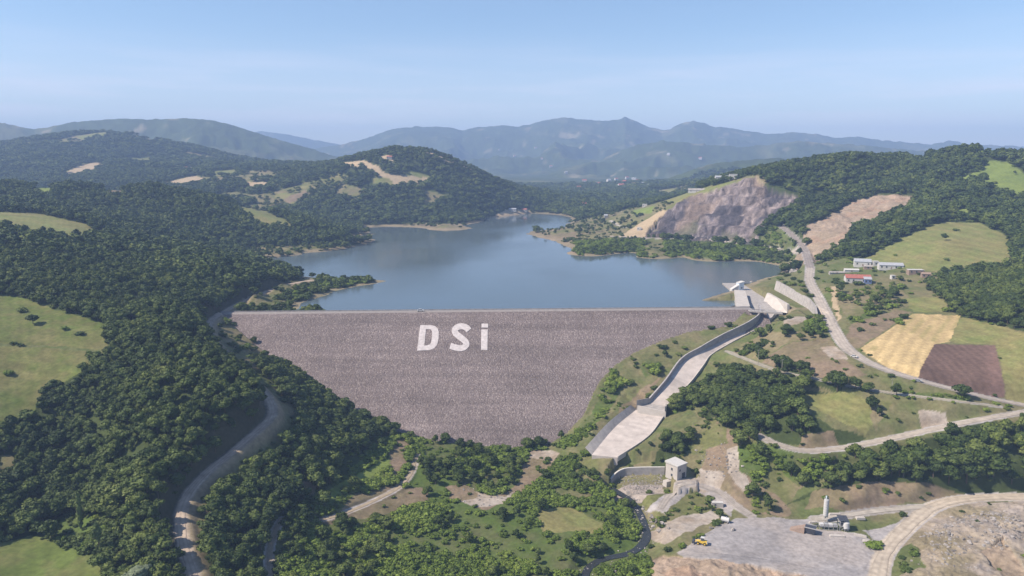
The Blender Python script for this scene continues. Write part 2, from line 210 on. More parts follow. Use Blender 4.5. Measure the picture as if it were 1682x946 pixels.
# ------------------------------------------------------------------ land cover (colour of the ground itself)
CAT = dict(forest=0, scrub=1, meadow=2, dry=3, earth=4, gravel=5, wheat=6, plough=7, quarry=8, scar=9, rubble=10, bright=11, olive=12, mix=13, fieldtan=14, bare=15)
PAL = {0: (.045, .060, .020), 1: (.075, .110, .026), 2: (.095, .124, .031), 3: (.155, .138, .072), 4: (.200, .150, .105), 5: (.29, .272, .268), 6: (.44, .33, .17), 7: (.125, .082, .066),
       8: (.195, .165, .170), 9: (.32, .245, .185), 10: (.29, .25, .22), 11: (.165, .205, .050), 12: (.190, .172, .072), 13: (.120, .125, .048), 14: (.36, .28, .18), 15: (.33, .29, .25)}
LAND = [
 ('dry', [(950, 740), (1060, 690), (1140, 630), (1720, 640), (1900, 700), (1900, 1100), (950, 1100)], 200, 460),
 # far fields on the hills
 ('fieldtan', [(95, 290), (135, 270), (165, 264), (160, 278), (130, 290)], 1300, 2900), ('olive', [(180, 262), (250, 258), (255, 268), (190, 268)], 1300, 2900),
 ('fieldtan', [(270, 300), (320, 288), (335, 293), (290, 308)], 1300, 2900), ('olive', [(345, 282), (385, 278), (390, 288), (350, 290)], 1300, 2900), ('fieldtan', [(400, 299), (445, 299), (440, 308), (405, 308)], 1300, 2900),
 ('earth', [(465, 328), (500, 312), (510, 318), (475, 335)], 1300, 2900), ('fieldtan', [(550, 274), (565, 266), (600, 264), (620, 272), (635, 285), (700, 290), (706, 296), (680, 305), (640, 306), (628, 295), (600, 274)], 1300, 2900),
 ('olive', [(615, 290), (640, 292), (650, 306), (612, 302)], 1300, 2900), ('fieldtan', [(622, 257), (640, 254), (648, 266), (628, 266)], 1300, 2900), ('fieldtan', [(705, 240), (730, 246), (725, 251), (705, 247)], 1300, 2900), ('bright', [(800, 279), (832, 288), (826, 297), (806, 296)], 1300, 2900),
 ('olive', [(660, 280), (712, 288), (700, 292), (668, 288)], 1300, 2900), ('mix', [(560, 300), (600, 310), (590, 330), (550, 320)], 1300, 2900), ('mix', [(690, 310), (740, 320), (700, 340)], 1300, 2900),
 ('mix', [(595, 369), (690, 366), (775, 366), (775, 380), (600, 382)], 1250, 1700), ('fieldtan', [(830, 344), (870, 344), (875, 356), (800, 362)], 1400, 2000),
 ('dry', [(280, 290), (460, 285), (470, 300), (420, 320), (300, 312)], 1350, 1500),
 # left wood
 ('meadow', [(-80, 478), (30, 488), (90, 508), (178, 535), (168, 556), (190, 580), (130, 614), (78, 644), (48, 692), (0, 712), (-80, 725)], 200, 620),
 ('dry', [(-40, 742), (25, 750), (30, 785), (-40, 800)], 200, 620),
 ('olive', [(-80, 345), (60, 350), (140, 368), (185, 394), (120, 396), (60, 386), (0, 379), (-80, 379)], 560, 960),
 ('meadow', [(-80, 905), (50, 880), (130, 895), (175, 915), (160, 935), (180, 946), (180, 1100), (-80, 1100)], 200, 330),
 ('meadow', [(168, 855), (215, 862), (218, 884), (170, 880)], 200, 360),
 ('scrub', [(50, 870), (110, 845), (170, 850), (215, 885), (200, 930), (130, 905)], 200, 360),
 ('olive', [(355, 318), (400, 333), (470, 361), (482, 373), (420, 370), (405, 352)], 850, 1400), ('earth', [(166, 304), (202, 302), (200, 318), (172, 323)], 900, 1400), ('bright', [(60, 305), (90, 306), (80, 325), (50, 320)], 900, 1300),
 ('mix', [(385, 410), (470, 404), (560, 397), (578, 403), (500, 418), (420, 423)], 850, 1250), ('dry', [(570, 384), (620, 384), (620, 392), (580, 400)], 1000, 1300),
 ('dry', [(360, 512), (372, 500), (430, 480), (500, 456), (530, 456), (470, 490), (420, 516)], 540, 760), ('scrub', [(420, 516), (470, 480), (530, 457), (650, 458), (645, 470), (540, 490), (500, 520)], 540, 800),
 ('dry', [(335, 540), (365, 540), (395, 580), (430, 610), (478, 660), (492, 690), (455, 700), (450, 670), (425, 630), (385, 595), (355, 565)], 330, 580),
 ('mix', [(445, 690), (490, 680), (475, 720), (435, 760), (390, 790), (352, 830), (338, 900), (340, 960), (312, 960), (303, 880), (300, 830), (345, 780), (405, 725)], 240, 450), ('dry', [(430, 720), (400, 745), (380, 775), (365, 770), (405, 730)], 240, 450), ('mix', [(345, 522), (372, 514), (425, 565), (448, 592), (440, 605), (415, 606), (362, 562)], 380, 600), ('earth', [(415, 715), (425, 712), (420, 728), (408, 730)], 240, 450),
 ('dry', [(-20, 563), (172, 574), (172, 578), (-20, 568)], 200, 620),
 # right of the lake
 ('mix', [(862, 392), (960, 346), (1060, 333), (1160, 308), (1240, 286), (1262, 290), (1262, 300), (1110, 345), (1070, 392), (940, 420)], 940, 1500),
 ('olive', [(1060, 330), (1120, 318), (1180, 303), (1240, 288), (1245, 296), (1180, 312), (1120, 335)], 1000, 1500),
 ('bright', [(1040, 345), (1075, 338), (1070, 350), (1040, 352)], 1000, 1600),
 ('fieldtan', [(1015, 390), (1045, 370), (1088, 345), (1112, 350), (1068, 390)], 900, 1400),
 ('earth', [(880, 392), (945, 380), (950, 392), (900, 396)], 900, 1300),
 ('quarry', [(1058, 390), (1080, 358), (1125, 326), (1190, 304), (1242, 289), (1262, 308), (1316, 322), (1314, 335), (1285, 352), (1262, 366), (1244, 386), (1252, 403), (1190, 398), (1100, 393)], 900, 1300),
 ('scrub', [(925, 420), (945, 398), (1060, 393), (1180, 400), (1310, 414), (1290, 436), (1150, 430), (1050, 424)], 780, 1150),
 ('dry', [(1058, 394), (1092, 395), (1092, 424), (1060, 422)], 780, 1150), ('earth', [(925, 418), (942, 406), (950, 418)], 780, 1150),
 ('scrub', [(1244, 402), (1262, 370), (1290, 378), (1318, 410), (1300, 414)], 780, 1150),
 ('scar', [(1318, 372), (1355, 358), (1395, 333), (1440, 320), (1520, 320), (1495, 343), (1440, 364), (1395, 385), (1360, 422), (1320, 445), (1260, 446), (1300, 427), (1326, 408)], 740, 1100),
 ('olive', [(1414, 428), (1480, 392), (1545, 365), (1610, 366), (1652, 388), (1662, 430), (1640, 442), (1560, 450), (1480, 445)], 590, 900),
 ('bright', [(1552, 300), (1610, 281), (1625, 264), (1655, 266), (1690, 290), (1690, 325), (1640, 317), (1600, 302)], 850, 1100), ('bright', [(1605, 247), (1660, 236), (1760, 236), (1760, 250), (1620, 256)], 950, 1300), ('olive', [(1490, 258), (1520, 256), (1520, 264), (1495, 264)], 1000, 1400),
 ('bright', [(1570, 345), (1590, 340), (1590, 362), (1572, 360)], 700, 960), ('mix', [(1540, 335), (1580, 322), (1585, 330), (1545, 342)], 700, 1000),
 ('dry', [(1140, 512), (1200, 478), (1290, 436), (1360, 420), (1420, 428), (1560, 452), (1520, 470), (1550, 490), (1572, 520), (1700, 548), (1700, 690), (1600, 690), (1380, 645), (1250, 615), (1185, 612), (1120, 660), (1140, 610), (1200, 555), (1225, 515)], 380, 780),
 ('mix', [(1365, 478), (1480, 470), (1500, 500), (1440, 520), (1390, 520)], 380, 780), ('olive', [(1480, 490), (1550, 488), (1560, 512), (1500, 512)], 380, 780),
 ('scrub', [(1393, 527), (1440, 505), (1442, 513), (1402, 534)], 380, 780), ('fieldtan', [(1363, 470), (1372, 470), (1382, 520), (1376, 530)], 380, 780),
 ('earth', [(1380, 565), (1400, 532), (1470, 510), (1500, 512), (1410, 572)], 380, 780),
 ('mix', [(1200, 580), (1255, 545), (1350, 545), (1365, 556), (1300, 560), (1250, 590)], 380, 780),
 ('earth', [(1250, 592), (1300, 562), (1362, 556), (1388, 592), (1430, 618), (1320, 620)], 380, 780), ('bare', [(1348, 570), (1375, 570), (1395, 592), (1365, 588)], 380, 780),
 ('bare', [(1284, 521), (1332, 521), (1312, 532), (1288, 536)], 380, 780), ('scrub', [(1318, 530), (1350, 528), (1355, 545), (1322, 548)], 380, 780),
 ('wheat', [(1412, 573), (1500, 515), (1578, 518), (1560, 562), (1535, 565), (1508, 616), (1490, 620)], 380, 620), ('plough', [(1535, 565), (1635, 567), (1652, 642), (1503, 622)], 380, 620),
 ('olive', [(1578, 520), (1700, 552), (1700, 665), (1652, 642), (1636, 566), (1560, 562)], 380, 620),
 # right bank woods
 ('forest', [(1152, 692), (1172, 660), (1200, 624), (1250, 626), (1320, 642), (1385, 648), (1310, 652), (1305, 668), (1350, 690), (1370, 705), (1425, 710), (1400, 725), (1330, 728), (1240, 725), (1180, 695)], 380, 540),
 ('forest', [(1385, 628), (1470, 643), (1475, 652), (1390, 640)], 380, 540), ('forest', [(1275, 592), (1380, 632), (1382, 648), (1290, 628)], 380, 540), ('scrub', [(1475, 643), (1560, 648), (1595, 655), (1588, 664), (1480, 652)], 380, 540),
 ('olive', [(1310, 650), (1390, 643), (1430, 660), (1440, 692), (1420, 708), (1372, 690)], 380, 540),
 ('mix', [(1425, 655), (1480, 660), (1480, 700), (1440, 705)], 360, 540), ('dry', [(1470, 655), (1560, 667), (1690, 682), (1560, 703), (1400, 728), (1440, 705)], 360, 540), ('bare', [(1508, 674), (1556, 676), (1560, 700), (1514, 708)], 360, 540), ('earth', [(1320, 712), (1370, 708), (1385, 735), (1310, 738)], 360, 540),
 ('mix', [(1130, 745), (1180, 700), (1250, 728), (1330, 752), (1420, 742), (1310, 805), (1290, 835), (1200, 795), (1180, 750)], 360, 480),
 ('scrub', [(1200, 735), (1240, 730), (1260, 770), (1240, 800), (1195, 780)], 360, 480), ('scrub', [(1250, 735), (1330, 755), (1420, 745), (1310, 800), (1290, 780)], 360, 480),
 ('earth', [(1140, 690), (1180, 692), (1215, 722), (1200, 760), (1250, 800), (1300, 832), (1300, 852), (1200, 835), (1150, 795), (1160, 740)], 360, 480),
 ('mix', [(1135, 690), (1190, 697), (1196, 728), (1160, 738), (1130, 720)], 360, 480), ('bare', [(1196, 738), (1212, 732), (1214, 768), (1244, 806), (1222, 806), (1196, 775)], 360, 480), ('mix', [(1225, 800), (1262, 812), (1290, 840), (1240, 842)], 340, 440), ('bare', [(1150, 770), (1190, 775), (1185, 790), (1150, 790)], 360, 440),
 ('forest', [(1290, 828), (1340, 806), (1400, 775), (1440, 752), (1560, 718), (1650, 700), (1720, 700), (1720, 798), (1560, 798), (1440, 790), (1380, 806)], 340, 440),
 ('earth', [(1335, 806), (1440, 790), (1720, 798), (1720, 814), (1560, 814), (1430, 832), (1325, 836)], 340, 440),
 ('dry', [(1360, 835), (1430, 830), (1540, 815), (1500, 850), (1420, 872), (1360, 868)], 320, 400),
 ('gravel', [(1110, 907), (1180, 862), (1210, 850), (1330, 853), (1345, 872), (1420, 880), (1445, 900), (1440, 1000), (1340, 1000), (1250, 932), (1130, 917)], 250, 400),
 ('gravel', [(1420, 872), (1500, 855), (1470, 890), (1440, 890)], 250, 400),
 ('scar', [(1000, 950), (1040, 935), (1090, 912), (1160, 917), (1260, 931), (1340, 948), (1340, 1100), (1000, 1100)], 200, 330),
 ('rubble', [(1440, 960), (1480, 888), (1540, 840), (1600, 824), (1740, 818), (1740, 1100), (1440, 1100)], 200, 380),
 ('scar', [(1610, 905), (1650, 880), (1682, 940), (1682, 960), (1650, 950)], 200, 380), ('dry', [(1450, 910), (1500, 890), (1520, 930), (1460, 950)], 200, 380),
 # valley floor and right abutment
 ('scrub', [(435, 960), (455, 870), (480, 830), (560, 790), (620, 720), (700, 720), (900, 735), (960, 735), (1010, 770), (1060, 830), (1070, 1000), (435, 1000)], 260, 480),
 ('mix', [(1000, 772), (1100, 764), (1140, 740), (1180, 690), (1130, 672), (1095, 690), (1020, 752), (960, 750), (930, 790), (1000, 800), (1060, 850), (1120, 860), (1180, 860), (1200, 850), (1180, 800), (1130, 800)], 320, 470),
 ('dry', [(885, 726), (915, 708), (942, 678), (965, 620), (1022, 570), (1115, 530), (1240, 500), (1250, 530), (1140, 580), (1060, 660), (968, 740), (930, 752)], 400, 600),
 ('scrub', [(915, 735), (940, 715), (965, 685), (985, 650), (1010, 660), (975, 700), (940, 735)], 400, 600), ('scrub', [(985, 640), (1010, 610), (1030, 625), (1010, 660)], 400, 600), ('scrub', [(1050, 600), (1080, 598), (1085, 615), (1058, 618)], 400, 600), ('earth', [(1000, 690), (1050, 640), (1085, 620), (1050, 660), (980, 730)], 400, 600),
 ('dry', [(1080, 690), (1135, 670), (1150, 690), (1110, 730), (1020, 755), (1060, 720)], 400, 600), ('forest', [(1066, 755), (1090, 725), (1135, 712), (1140, 735), (1100, 755)], 380, 480),
 ('scrub', [(480, 840), (540, 798), (600, 760), (640, 730), (695, 733), (692, 762), (655, 800), (560, 842), (500, 860)], 300, 480), ('bright', [(512, 818), (600, 772), (650, 747), (655, 757), (600, 790), (522, 832)], 300, 480),
 ('earth', [(780, 832), (845, 800), (868, 752), (918, 742), (905, 772), (850, 818), (800, 838)], 320, 480), ('bare', [(868, 742), (905, 738), (920, 746), (905, 760), (870, 752)], 320, 480), ('bare', [(770, 805), (830, 815), (850, 805), (830, 830), (780, 832), (745, 820)], 320, 480), ('earth', [(730, 800), (770, 795), (790, 815), (745, 825)], 320, 480),
 ('earth', [(525, 862), (560, 840), (585, 812), (640, 798), (700, 802), (705, 828), (600, 852)], 300, 420), ('earth', [(640, 745), (655, 715), (672, 730), (668, 760), (640, 790)], 320, 480), ('earth', [(480, 790), (520, 790), (515, 812), (485, 815)], 300, 420),
 ('olive', [(880, 842), (930, 830), (995, 862), (985, 875), (890, 874)], 300, 400), ('dry', [(905, 800), (985, 812), (980, 822), (910, 815)], 300, 420),
 ('rubble', [(1008, 790), (1030, 778), (1090, 777), (1096, 802), (1040, 818), (1000, 806)], 320, 430), ('gravel', [(1060, 832), (1090, 815), (1140, 795), (1210, 830), (1200, 850), (1180, 830), (1140, 805), (1110, 825), (1090, 845)], 320, 430), ('bare', [(1060, 875), (1110, 850), (1170, 838), (1180, 850), (1090, 895)], 300, 400), ('bare', [(1110, 782), (1190, 784), (1180, 808), (1100, 810)], 320, 430),
]
def classify(x, y, z):
    u, v = project(x, y, z)
    j = 2600.0 / np.maximum(y, 200)
    uu = u + j * fbm(x, y, 9, 3, 2.0); vv = v + j * 0.55 * fbm(x, y, 9, 3, 5.0)
    cat = np.zeros(x.shape, np.int8)
    for name, poly, d0, d1 in LAND:
        us = [p[0] for p in poly]; vs = [p[1] for p in poly]
        sel = np.nonzero((y > d0) & (y < d1) & (u > min(us) - 9) & (u < max(us) + 9) & (v > min(vs) - 6) & (v < max(vs) + 6))[0]
        if len(sel) == 0: continue
        crisp = name in ('wheat', 'plough')
        a, b = (u[sel], v[sel]) if crisp else (uu[sel], vv[sel])
        cat[sel[pip(a, b, poly)]] = CAT[name]
    m = np.nonzero((cat == 0) & (y > 1150) & (y < 2900) & (z > 22))[0]
    q = fbm(x[m], y[m], 150, 4, 61)
    q = q + .16 * (y[m] > 1950)
    cat[m[q > .36]] = 13; cat[m[q > .60]] = 12; cat[m[(q < -.58)]] = 14
    return cat

# ------------------------------------------------------------------ roads (u, v, z) cut into the hillsides
def dist_polyline(x, y, P):
    best = np.full(x.shape, 1e9); zz = np.zeros(x.shape); side = np.zeros(x.shape)
    for i in range(len(P) - 1):
        a, b = P[i], P[i + 1]; d = b[:2] - a[:2]; L2 = max(d @ d, 1e-6)
        t = np.clip(((x - a[0]) * d[0] + (y - a[1]) * d[1]) / L2, 0, 1)
        dd = np.hypot(x - a[0] - t * d[0], y - a[1] - t * d[1])
        m = dd < best
        best = np.where(m, dd, best); zz = np.where(m, a[2] + t * (b[2] - a[2]), zz)
    return best, zz
def near_idx(P, pad):
    return np.nonzero((GXW.ravel() > P[:, 0].min() - pad) & (GXW.ravel() < P[:, 0].max() + pad) & (GY.ravel() > P[:, 1].min() - pad) & (GY.ravel() < P[:, 1].max() + pad))[0]

shape = GZ.shape
fx, fy, fz = GXW.ravel(), GY.ravel(), GZ.ravel().copy()
cat = classify(fx, fy, fz)
# relief by cover
near = fy < 3000
rel = np.zeros_like(fz)
amp = np.array([1.6, 1.0, 0.5, 0.7, 0.8, 0.12, 0.1, 0.12, 1.0, 1.3, 0.9, 0.6, 0.5, 1.0, 0.5, 0.5])[cat]
water_near = np.clip((fz + 6) / 5, 0.15, 1)
rel += amp * water_near * np.where(fy > 900, 2.2, 1.0) * fbm(fx, fy, 28, 4, 1.0) * near
m = cat == 8
rel[m] += 10 * ridged(fx[m], fy[m], 48, 5, 3) - 5 + 5.5 * np.abs(fbm(fx[m], fy[m], 16, 4, 6)) + 2.2 * fbm(fx[m], fy[m], 4.5, 3, 7)
tq = (fz[m] + rel[m]) / 13 + .35 * fbm(fx[m], fy[m], 60, 2, 8); ft = tq - np.floor(tq); rel[m] += 13 * (sstep(.45, 1.0, ft) - ft) * .75
m = cat == 9
rel[m] += 2.6 * ridged(fx[m], fy[m], 20, 4, 4) - 1.4 + 0.8 * fbm(fx[m], fy[m], 4, 2, 6)
m = cat == 10
rel[m] += 1.6 * ridged(fx[m], fy[m], 14, 4, 4) + 0.9 * fbm(fx[m], fy[m], 2.4, 2, 6)
m = (cat == 4) | (cat == 15) | (cat == 3)
rel[m] += 0.5 * fbm(fx[m], fy[m], 5, 3, 6)
fz += rel
m = (cat == 9) & (fy < 335); rel[m] += 1.3 * ridged(fx[m], fy[m], 8, 4, 14); fz[m] += 1.3 * ridged(fx[m], fy[m], 8, 4, 14) - .6
# roads
road_w = np.zeros_like(fz); road_c = np.zeros((fz.size, 3))
for nm, (P, w, bl, col) in ROADS.items():
    idx = near_idx(P, w + bl + 6)
    d, z = dist_polyline(fx[idx], fy[idx], P)
    k = 1 - sstep(w / 2 + 0.8, w / 2 + 0.8 + bl, d)
    fz[idx] = fz[idx] * (1 - k) + (z - 0.05) * k
    s = 1 - sstep(w / 2 - 0.3, w / 2 + 1.2 + 1.5 * fbm(fx[idx], fy[idx], 6, 2, 9), d)
    mm = s > road_w[idx]
    road_w[idx[mm]] = s[mm]; road_c[idx[mm]] = col
    cat[idx[(d < w / 2 + 1.2)]] = 5
P = ROADS['winding_road'][0]; idx = near_idx(P, 75); d, z = dist_polyline(fx[idx], fy[idx], P)
lft_ = (fx[idx] < np.interp(fy[idx], P[::-1, 1], P[::-1, 0])) & (fy[idx] < 590)
fz[idx] += lft_ * 9.0 * sstep(3.2, 9.5, d) * (1 - sstep(16, 70, d)) * (1 - sstep(460, 540, fy[idx])) * (.65 + .35 * sstep(330, 370, fy[idx]))
# dam footprint
sel = np.nonzero((fx > -260) & (fx < 230) & (fy > 430) & (fy < 650))[0]
pl = dam_plane(fx[sel], fy[sel])
ins = pip(fx[sel], fy[sel], DAM_FOOT)
fz[sel] = np.where(ins, np.minimum(fz[sel], np.where(fy[sel] > yc(fx[sel]) + 3, np.where(fx[sel] < -158, -1.0, -6), np.minimum(pl - 3.5, -1))), np.where((fy[sel] < yc(fx[sel]) + 6) & (fx[sel] < 185), np.maximum(fz[sel], np.minimum(pl, 0) + 0.5), fz[sel]))
# spillway bed
CL = [(1247, 514, -7), (1245, 533, -9.5), (1187, 560, -16.5), (1153, 577, -20.3), (1120, 596, -25.7), (1093, 632, -35), (1066, 663, -43)]
CR = [(1272, 516, -7), (1254, 534, -10), (1200, 564, -18), (1167, 584, -23), (1155, 600, -27), (1132, 630, -35.5), (1094, 667, -43)]
CLp = catmull([at_z(*p) for p in CL], 3); CRp = catmull([at_z(*p) for p in CR], 3)
def resample(P, m):
    d = np.concatenate([[0], np.cumsum(np.linalg.norm(np.diff(P, axis=0), axis=1))]); t = np.linspace(0, d[-1], m)
    return np.stack([np.interp(t, d, P[:, i]) for i in range(3)], -1)
NS = 60
CLp = resample(CLp, NS); CRp = resample(CRp, NS)
AL = [(1046, 672, -47), (1010, 702, -51), (972, 747, -57)]; AR = [(1090, 683, -47), (1064, 717, -52), (1014, 751, -57)]
ALp = resample(catmull([at_z(*p) for p in AL], 3), 24); ARp = resample(catmull([at_z(*p) for p in AR], 3), 24)
mid = np.concatenate([(CLp + CRp) / 2, (ALp + ARp) / 2]); hw = np.concatenate([np.linalg.norm(CLp - CRp, axis=1), np.linalg.norm(ALp - ARp, axis=1)]) / 2
idx = near_idx(mid, 30)
best = np.full(len(idx), 1e9); zz = np.zeros(len(idx))
for p, h in zip(mid, hw):
    d = np.hypot(fx[idx] - p[0], fy[idx] - p[1]) - h
    m = d < best; best[m] = d[m]; zz[m] = p[2]
hs = np.concatenate([np.interp(np.linspace(0, 1, NS), [0, .14, .3, .45, .6, .8, 1], [8.6, 8.6, 6.2, 5.2, 3.9, 3.3, 3.3]), np.full(24, 1.5)])
hz_ = np.zeros(len(idx)); side_ = np.zeros(len(idx)); bb = np.full(len(idx), 1e9)
LFT = np.concatenate([CLp, ALp]); 
for p, h, l_, q_ in zip(mid, hw, LFT, hs):
    d = np.hypot(fx[idx] - p[0], fy[idx] - p[1]); m = d < bb; bb[m] = d[m]; hz_[m] = q_
    side_[m] = ((fx[idx] - p[0]) * (l_[0] - p[0]) + (fy[idx] - p[1]) * (l_[1] - p[1]))[m]
cap = np.where(side_ > 0, zz + hz_ - 1.0 + np.maximum(best - 6, 0) * .35, zz + 0.3 + np.maximum(best - 3, 0) * .35)
near_ = (best > 0.8) & (best < 16)
fz[idx] = np.where(near_, np.minimum(fz[idx], cap), fz[idx])
k = 1 - sstep(0.6, 2.2, best)
fz[idx] = fz[idx] * (1 - k) + np.minimum(fz[idx], zz - 1.2) * k
HEAD = [(188, 575), (229, 570), (230, 600), (229, 645), (232, 735), (214, 735), (214, 660), (198, 600)]
sel = np.nonzero((fx > 180) & (fx < 240) & (fy > 560) & (fy < 740))[0]
fz[sel] = np.where(pip(fx[sel], fy[sel], HEAD), np.minimum(fz[sel], np.where(fy[sel] > 640, -4.6, -9.5)), fz[sel])
sel = np.nonzero((fx > 180) & (fx < 216) & (fy > 585) & (fy < 670))[0]
fz[sel] = np.where(pip(fx[sel], fy[sel], [(183, 588), (200, 590), (215, 662), (202, 666)]), np.minimum(fz[sel], -1.2), fz[sel])
# behind the tall wall
sel = np.nonzero((fx > 229.5) & (fx < 246.5) & (fy > 556) & (fy < 672))[0]
fz[sel] = np.minimum(fz[sel], 0.8 - 3.8 * (668 - fy[sel]) / 110)
# stream bed
STREAM = catmull([at_z(*p) for p in [(1005, 800, -67.6), (1035, 820, -68.5), (1052, 845, -69.5), (1062, 880, -70.5), (1040, 905, -71), (1000, 915, -71.4), (975, 925, -71.8), (960, 950, -72.2), (960, 1050, -73)]], 3)
idx = near_idx(STREAM, 20)
d, z = dist_polyline(fx[idx], fy[idx], STREAM)
k = 1 - sstep(3.2, 9, d)
fz[idx] = fz[idx] * (1 - k) + np.minimum(fz[idx], z - 0.6) * k
QUAY = resample(catmull([at_z(*p) for p in [(1004, 788, -66.3), (1012, 778, -64.9), (1026, 770.5, -63.3), (1050, 768.5, -62.3), (1092, 768, -61)]], 2), 26)
def quay_ground():
    qx = QUAY[np.argsort(QUAY[:, 0])]
    s = np.nonzero((fx > qx[0, 0] - 1) & (fx < qx[-1, 0] + 1) & (fy > qx[:, 1].min() - 34) & (fy < qx[:, 1].max() + 10))[0]
    yy = np.interp(fx[s], qx[:, 0], qx[:, 1]); tz = np.interp(fx[s], qx[:, 0], qx[:, 2]); d = yy - fy[s]
    fz[s] = np.where(d < -7, fz[s], np.where(d > -0.5, np.minimum(fz[s], tz - 4.6 - 0.05 * d + np.clip(d - 22, 0, 20) * .4), np.minimum(fz[s], tz - .2 + np.clip(-d - 2, 0, 10) * .25)))
# plant pad and house pad made level
def level(polyuv, z, d0, d1):
    P = [at_z(u, v, z)[:2] for u, v in polyuv]
    s = np.nonzero((fy > d0) & (fy < d1))[0]
    s = s[pip(fx[s], fy[s], P)]
    fz[s] = z + 0.15 * fbm(fx[s], fy[s], 8, 2, 3)
level([(1125, 905), (1190, 862), (1215, 853), (1330, 853), (1345, 850), (1420, 862), (1430, 880), (1440, 900), (1420, 935), (1330, 935), (1250, 922)], -66, 300, 400)
level([(1085, 790), (1145, 780), (1145, 800), (1090, 806)], -61.5, 370, 420)
quay_ground()
GZ = fz.reshape(shape)

def height(x, y):
    x = np.atleast_1d(np.asarray(x, float)); y = np.atleast_1d(np.asarray(y, float))
    L = np.log(np.maximum(y, 61)); X = x / np.maximum(y, 61)
    i = np.clip(np.searchsorted(LS, L) - 1, 0, len(LS) - 2); f = np.clip((L - LS[i]) / (LS[i + 1] - LS[i]), 0, 1)
    g = (X - XS[0]) / (XS[1] - XS[0]); j = np.clip(g.astype(int), 0, len(XS) - 2); g = np.clip(g - j, 0, 1)
    return (GZ[i, j] * (1 - g) + GZ[i, j + 1] * g) * (1 - f) + (GZ[i + 1, j] * (1 - g) + GZ[i + 1, j + 1] * g) * f
_DD = np.exp(np.linspace(math.log(230), math.log(9500), 6000))
def hit(u, v):
    a, b = ray(u, v)
    zr = CAMZ + b * _DD; h = height(a * _DD, _DD)
    k = np.nonzero(zr < h)[0]
    D = _DD[k[0]] if len(k) else 5000.
    return (a * D, D, float(height(a * D, D)[0]))
def on(x, y): return float(height(x, y)[0])

# ------------------------------------------------------------------ colours of the ground
rgb = np.array([PAL[i] for i in range(16)])[cat]
u_, v_ = project(fx, fy, fz)
n1 = fbm(fx, fy, 30, 4, 11); n2 = fbm(fx, fy, 7, 3, 12); n3 = fbm(fx, fy, 90, 3, 13)
# meadows vary between green and dry
for c, alt, s in ((2, (.138, .132, .052), 1.1), (3, (.095, .115, .040), 1.0), (12, (.145, .165, .055), .9), (11, (.13, .17, .045), .8), (13, (.185, .155, .09), 1.4), (4, (.155, .130, .075), 1.0), (9, (.255, .20, .145), 1.2), (10, (.29, .24, .18), 1.2), (8, (.265, .218, .205), 1.3), (1, (.10, .105, .045), 1.0), (15, (.25, .20, .15), 1.0)):
    m = cat == c
    k = np.clip(0.5 + s * (0.9 * n1[m] + 0.8 * n2[m] + 0.5 * n3[m]), 0, 1)[:, None]
    rgb[m] = rgb[m] * (1 - k) + np.array(alt) * k
# forest clearings on distant hills
far = (fy > 2300) & (cat == 0)
k = sstep(0.12, 0.32, fbm(fx, fy, 260, 4, 21) - 0.1 * (fy > 5200)) * far * 0.5
rgb = rgb * (1 - k[:, None]) + np.array((.13, .13, .065)) * k[:, None]
k = sstep(0.34, 0.52, fbm(fx, fy, 110, 3, 22)) * far * 0.5
rgb = rgb * (1 - k[:, None]) + np.array((.30, .25, .17)) * k[:, None]
rgb[far] *= 1 + 0.5 * np.clip(fbm(fx[far], fy[far], 40, 3, 23), -1, 1)[:, None]
# crop rows, mown strips
m = cat == 6
ang = math.radians(38); s = fx[m] * math.cos(ang) - fy[m] * math.sin(ang)
st = 0.5 + 0.5 * np.sin(s * 2 * math.pi / 7.5 + 2 * fbm(fx[m], fy[m], 25, 2, 3)); gr = sstep(0.05, 0.3, fbm(fx[m], fy[m], 22, 3, 31) + 0.25 * (fy[m] > 505) - .12) * st
rgb[m] *= (0.86 + 0.2 * st)[:, None]; rgb[m] = rgb[m] * (1 - 0.65 * gr[:, None]) + np.array((.20, .18, .07)) * 0.65 * gr[:, None]
m = cat == 7
rgb[m] *= (0.92 + 0.1 * np.sin(fx[m] * 1.2) + 0.35 * n1[m])[:, None]
rgb[m] = rgb[m] * (1 - 0.5 * sstep(1610, 1632, u_[m])[:, None]) + np.array((.20, .125, .105)) * 0.5 * sstep(1610, 1632, u_[m])[:, None]
m = np.isin(cat, (2, 12)) & (fy < 1000)
ln_ = np.sin((fz[m] * 1.9 + fx[m] * .22 - fy[m] * .10 + 2.5 * fbm(fx[m], fy[m], 30, 3, 91)))
rgb[m] *= (1 + .075 * ln_ + .05 * np.sin(fx[m] * .9 + fy[m] * .55))[:, None]
# pad gravel: dust and darker worked patches
m = cat == 5
rgb[m] *= (1 + 0.28 * n1[m] + 0.14 * n2[m])[:, None]
m = (cat == 5) & (fz < -60); k = sstep(0.0, 0.35, fbm(fx[m], fy[m], 35, 3, 44)) * 0.6
rgb[m] = rgb[m] * (1 - k[:, None]) + np.array((.30, .265, .24)) * k[:, None]
m = np.nonzero((cat == 5) & (fz < -60) & (fy < 400))[0]; rt = np.random.default_rng(12); tr = np.zeros(len(m))
for q in range(26):
    cx_, cy_, r_ = rt.uniform(60, 190), rt.uniform(260, 420), rt.uniform(14, 70); dd_ = np.abs(np.hypot(fx[m] - cx_, fy[m] - cy_) - r_)
    tr += np.exp(-((dd_ - 1.0) / .45) ** 2) * (rt.random() - .35) * sstep(-.1, .2, fbm(fx[m], fy[m], 25, 2, 100 + q))
rgb[m] *= (1 + .16 * np.clip(tr, -1.5, 1.5))[:, None]
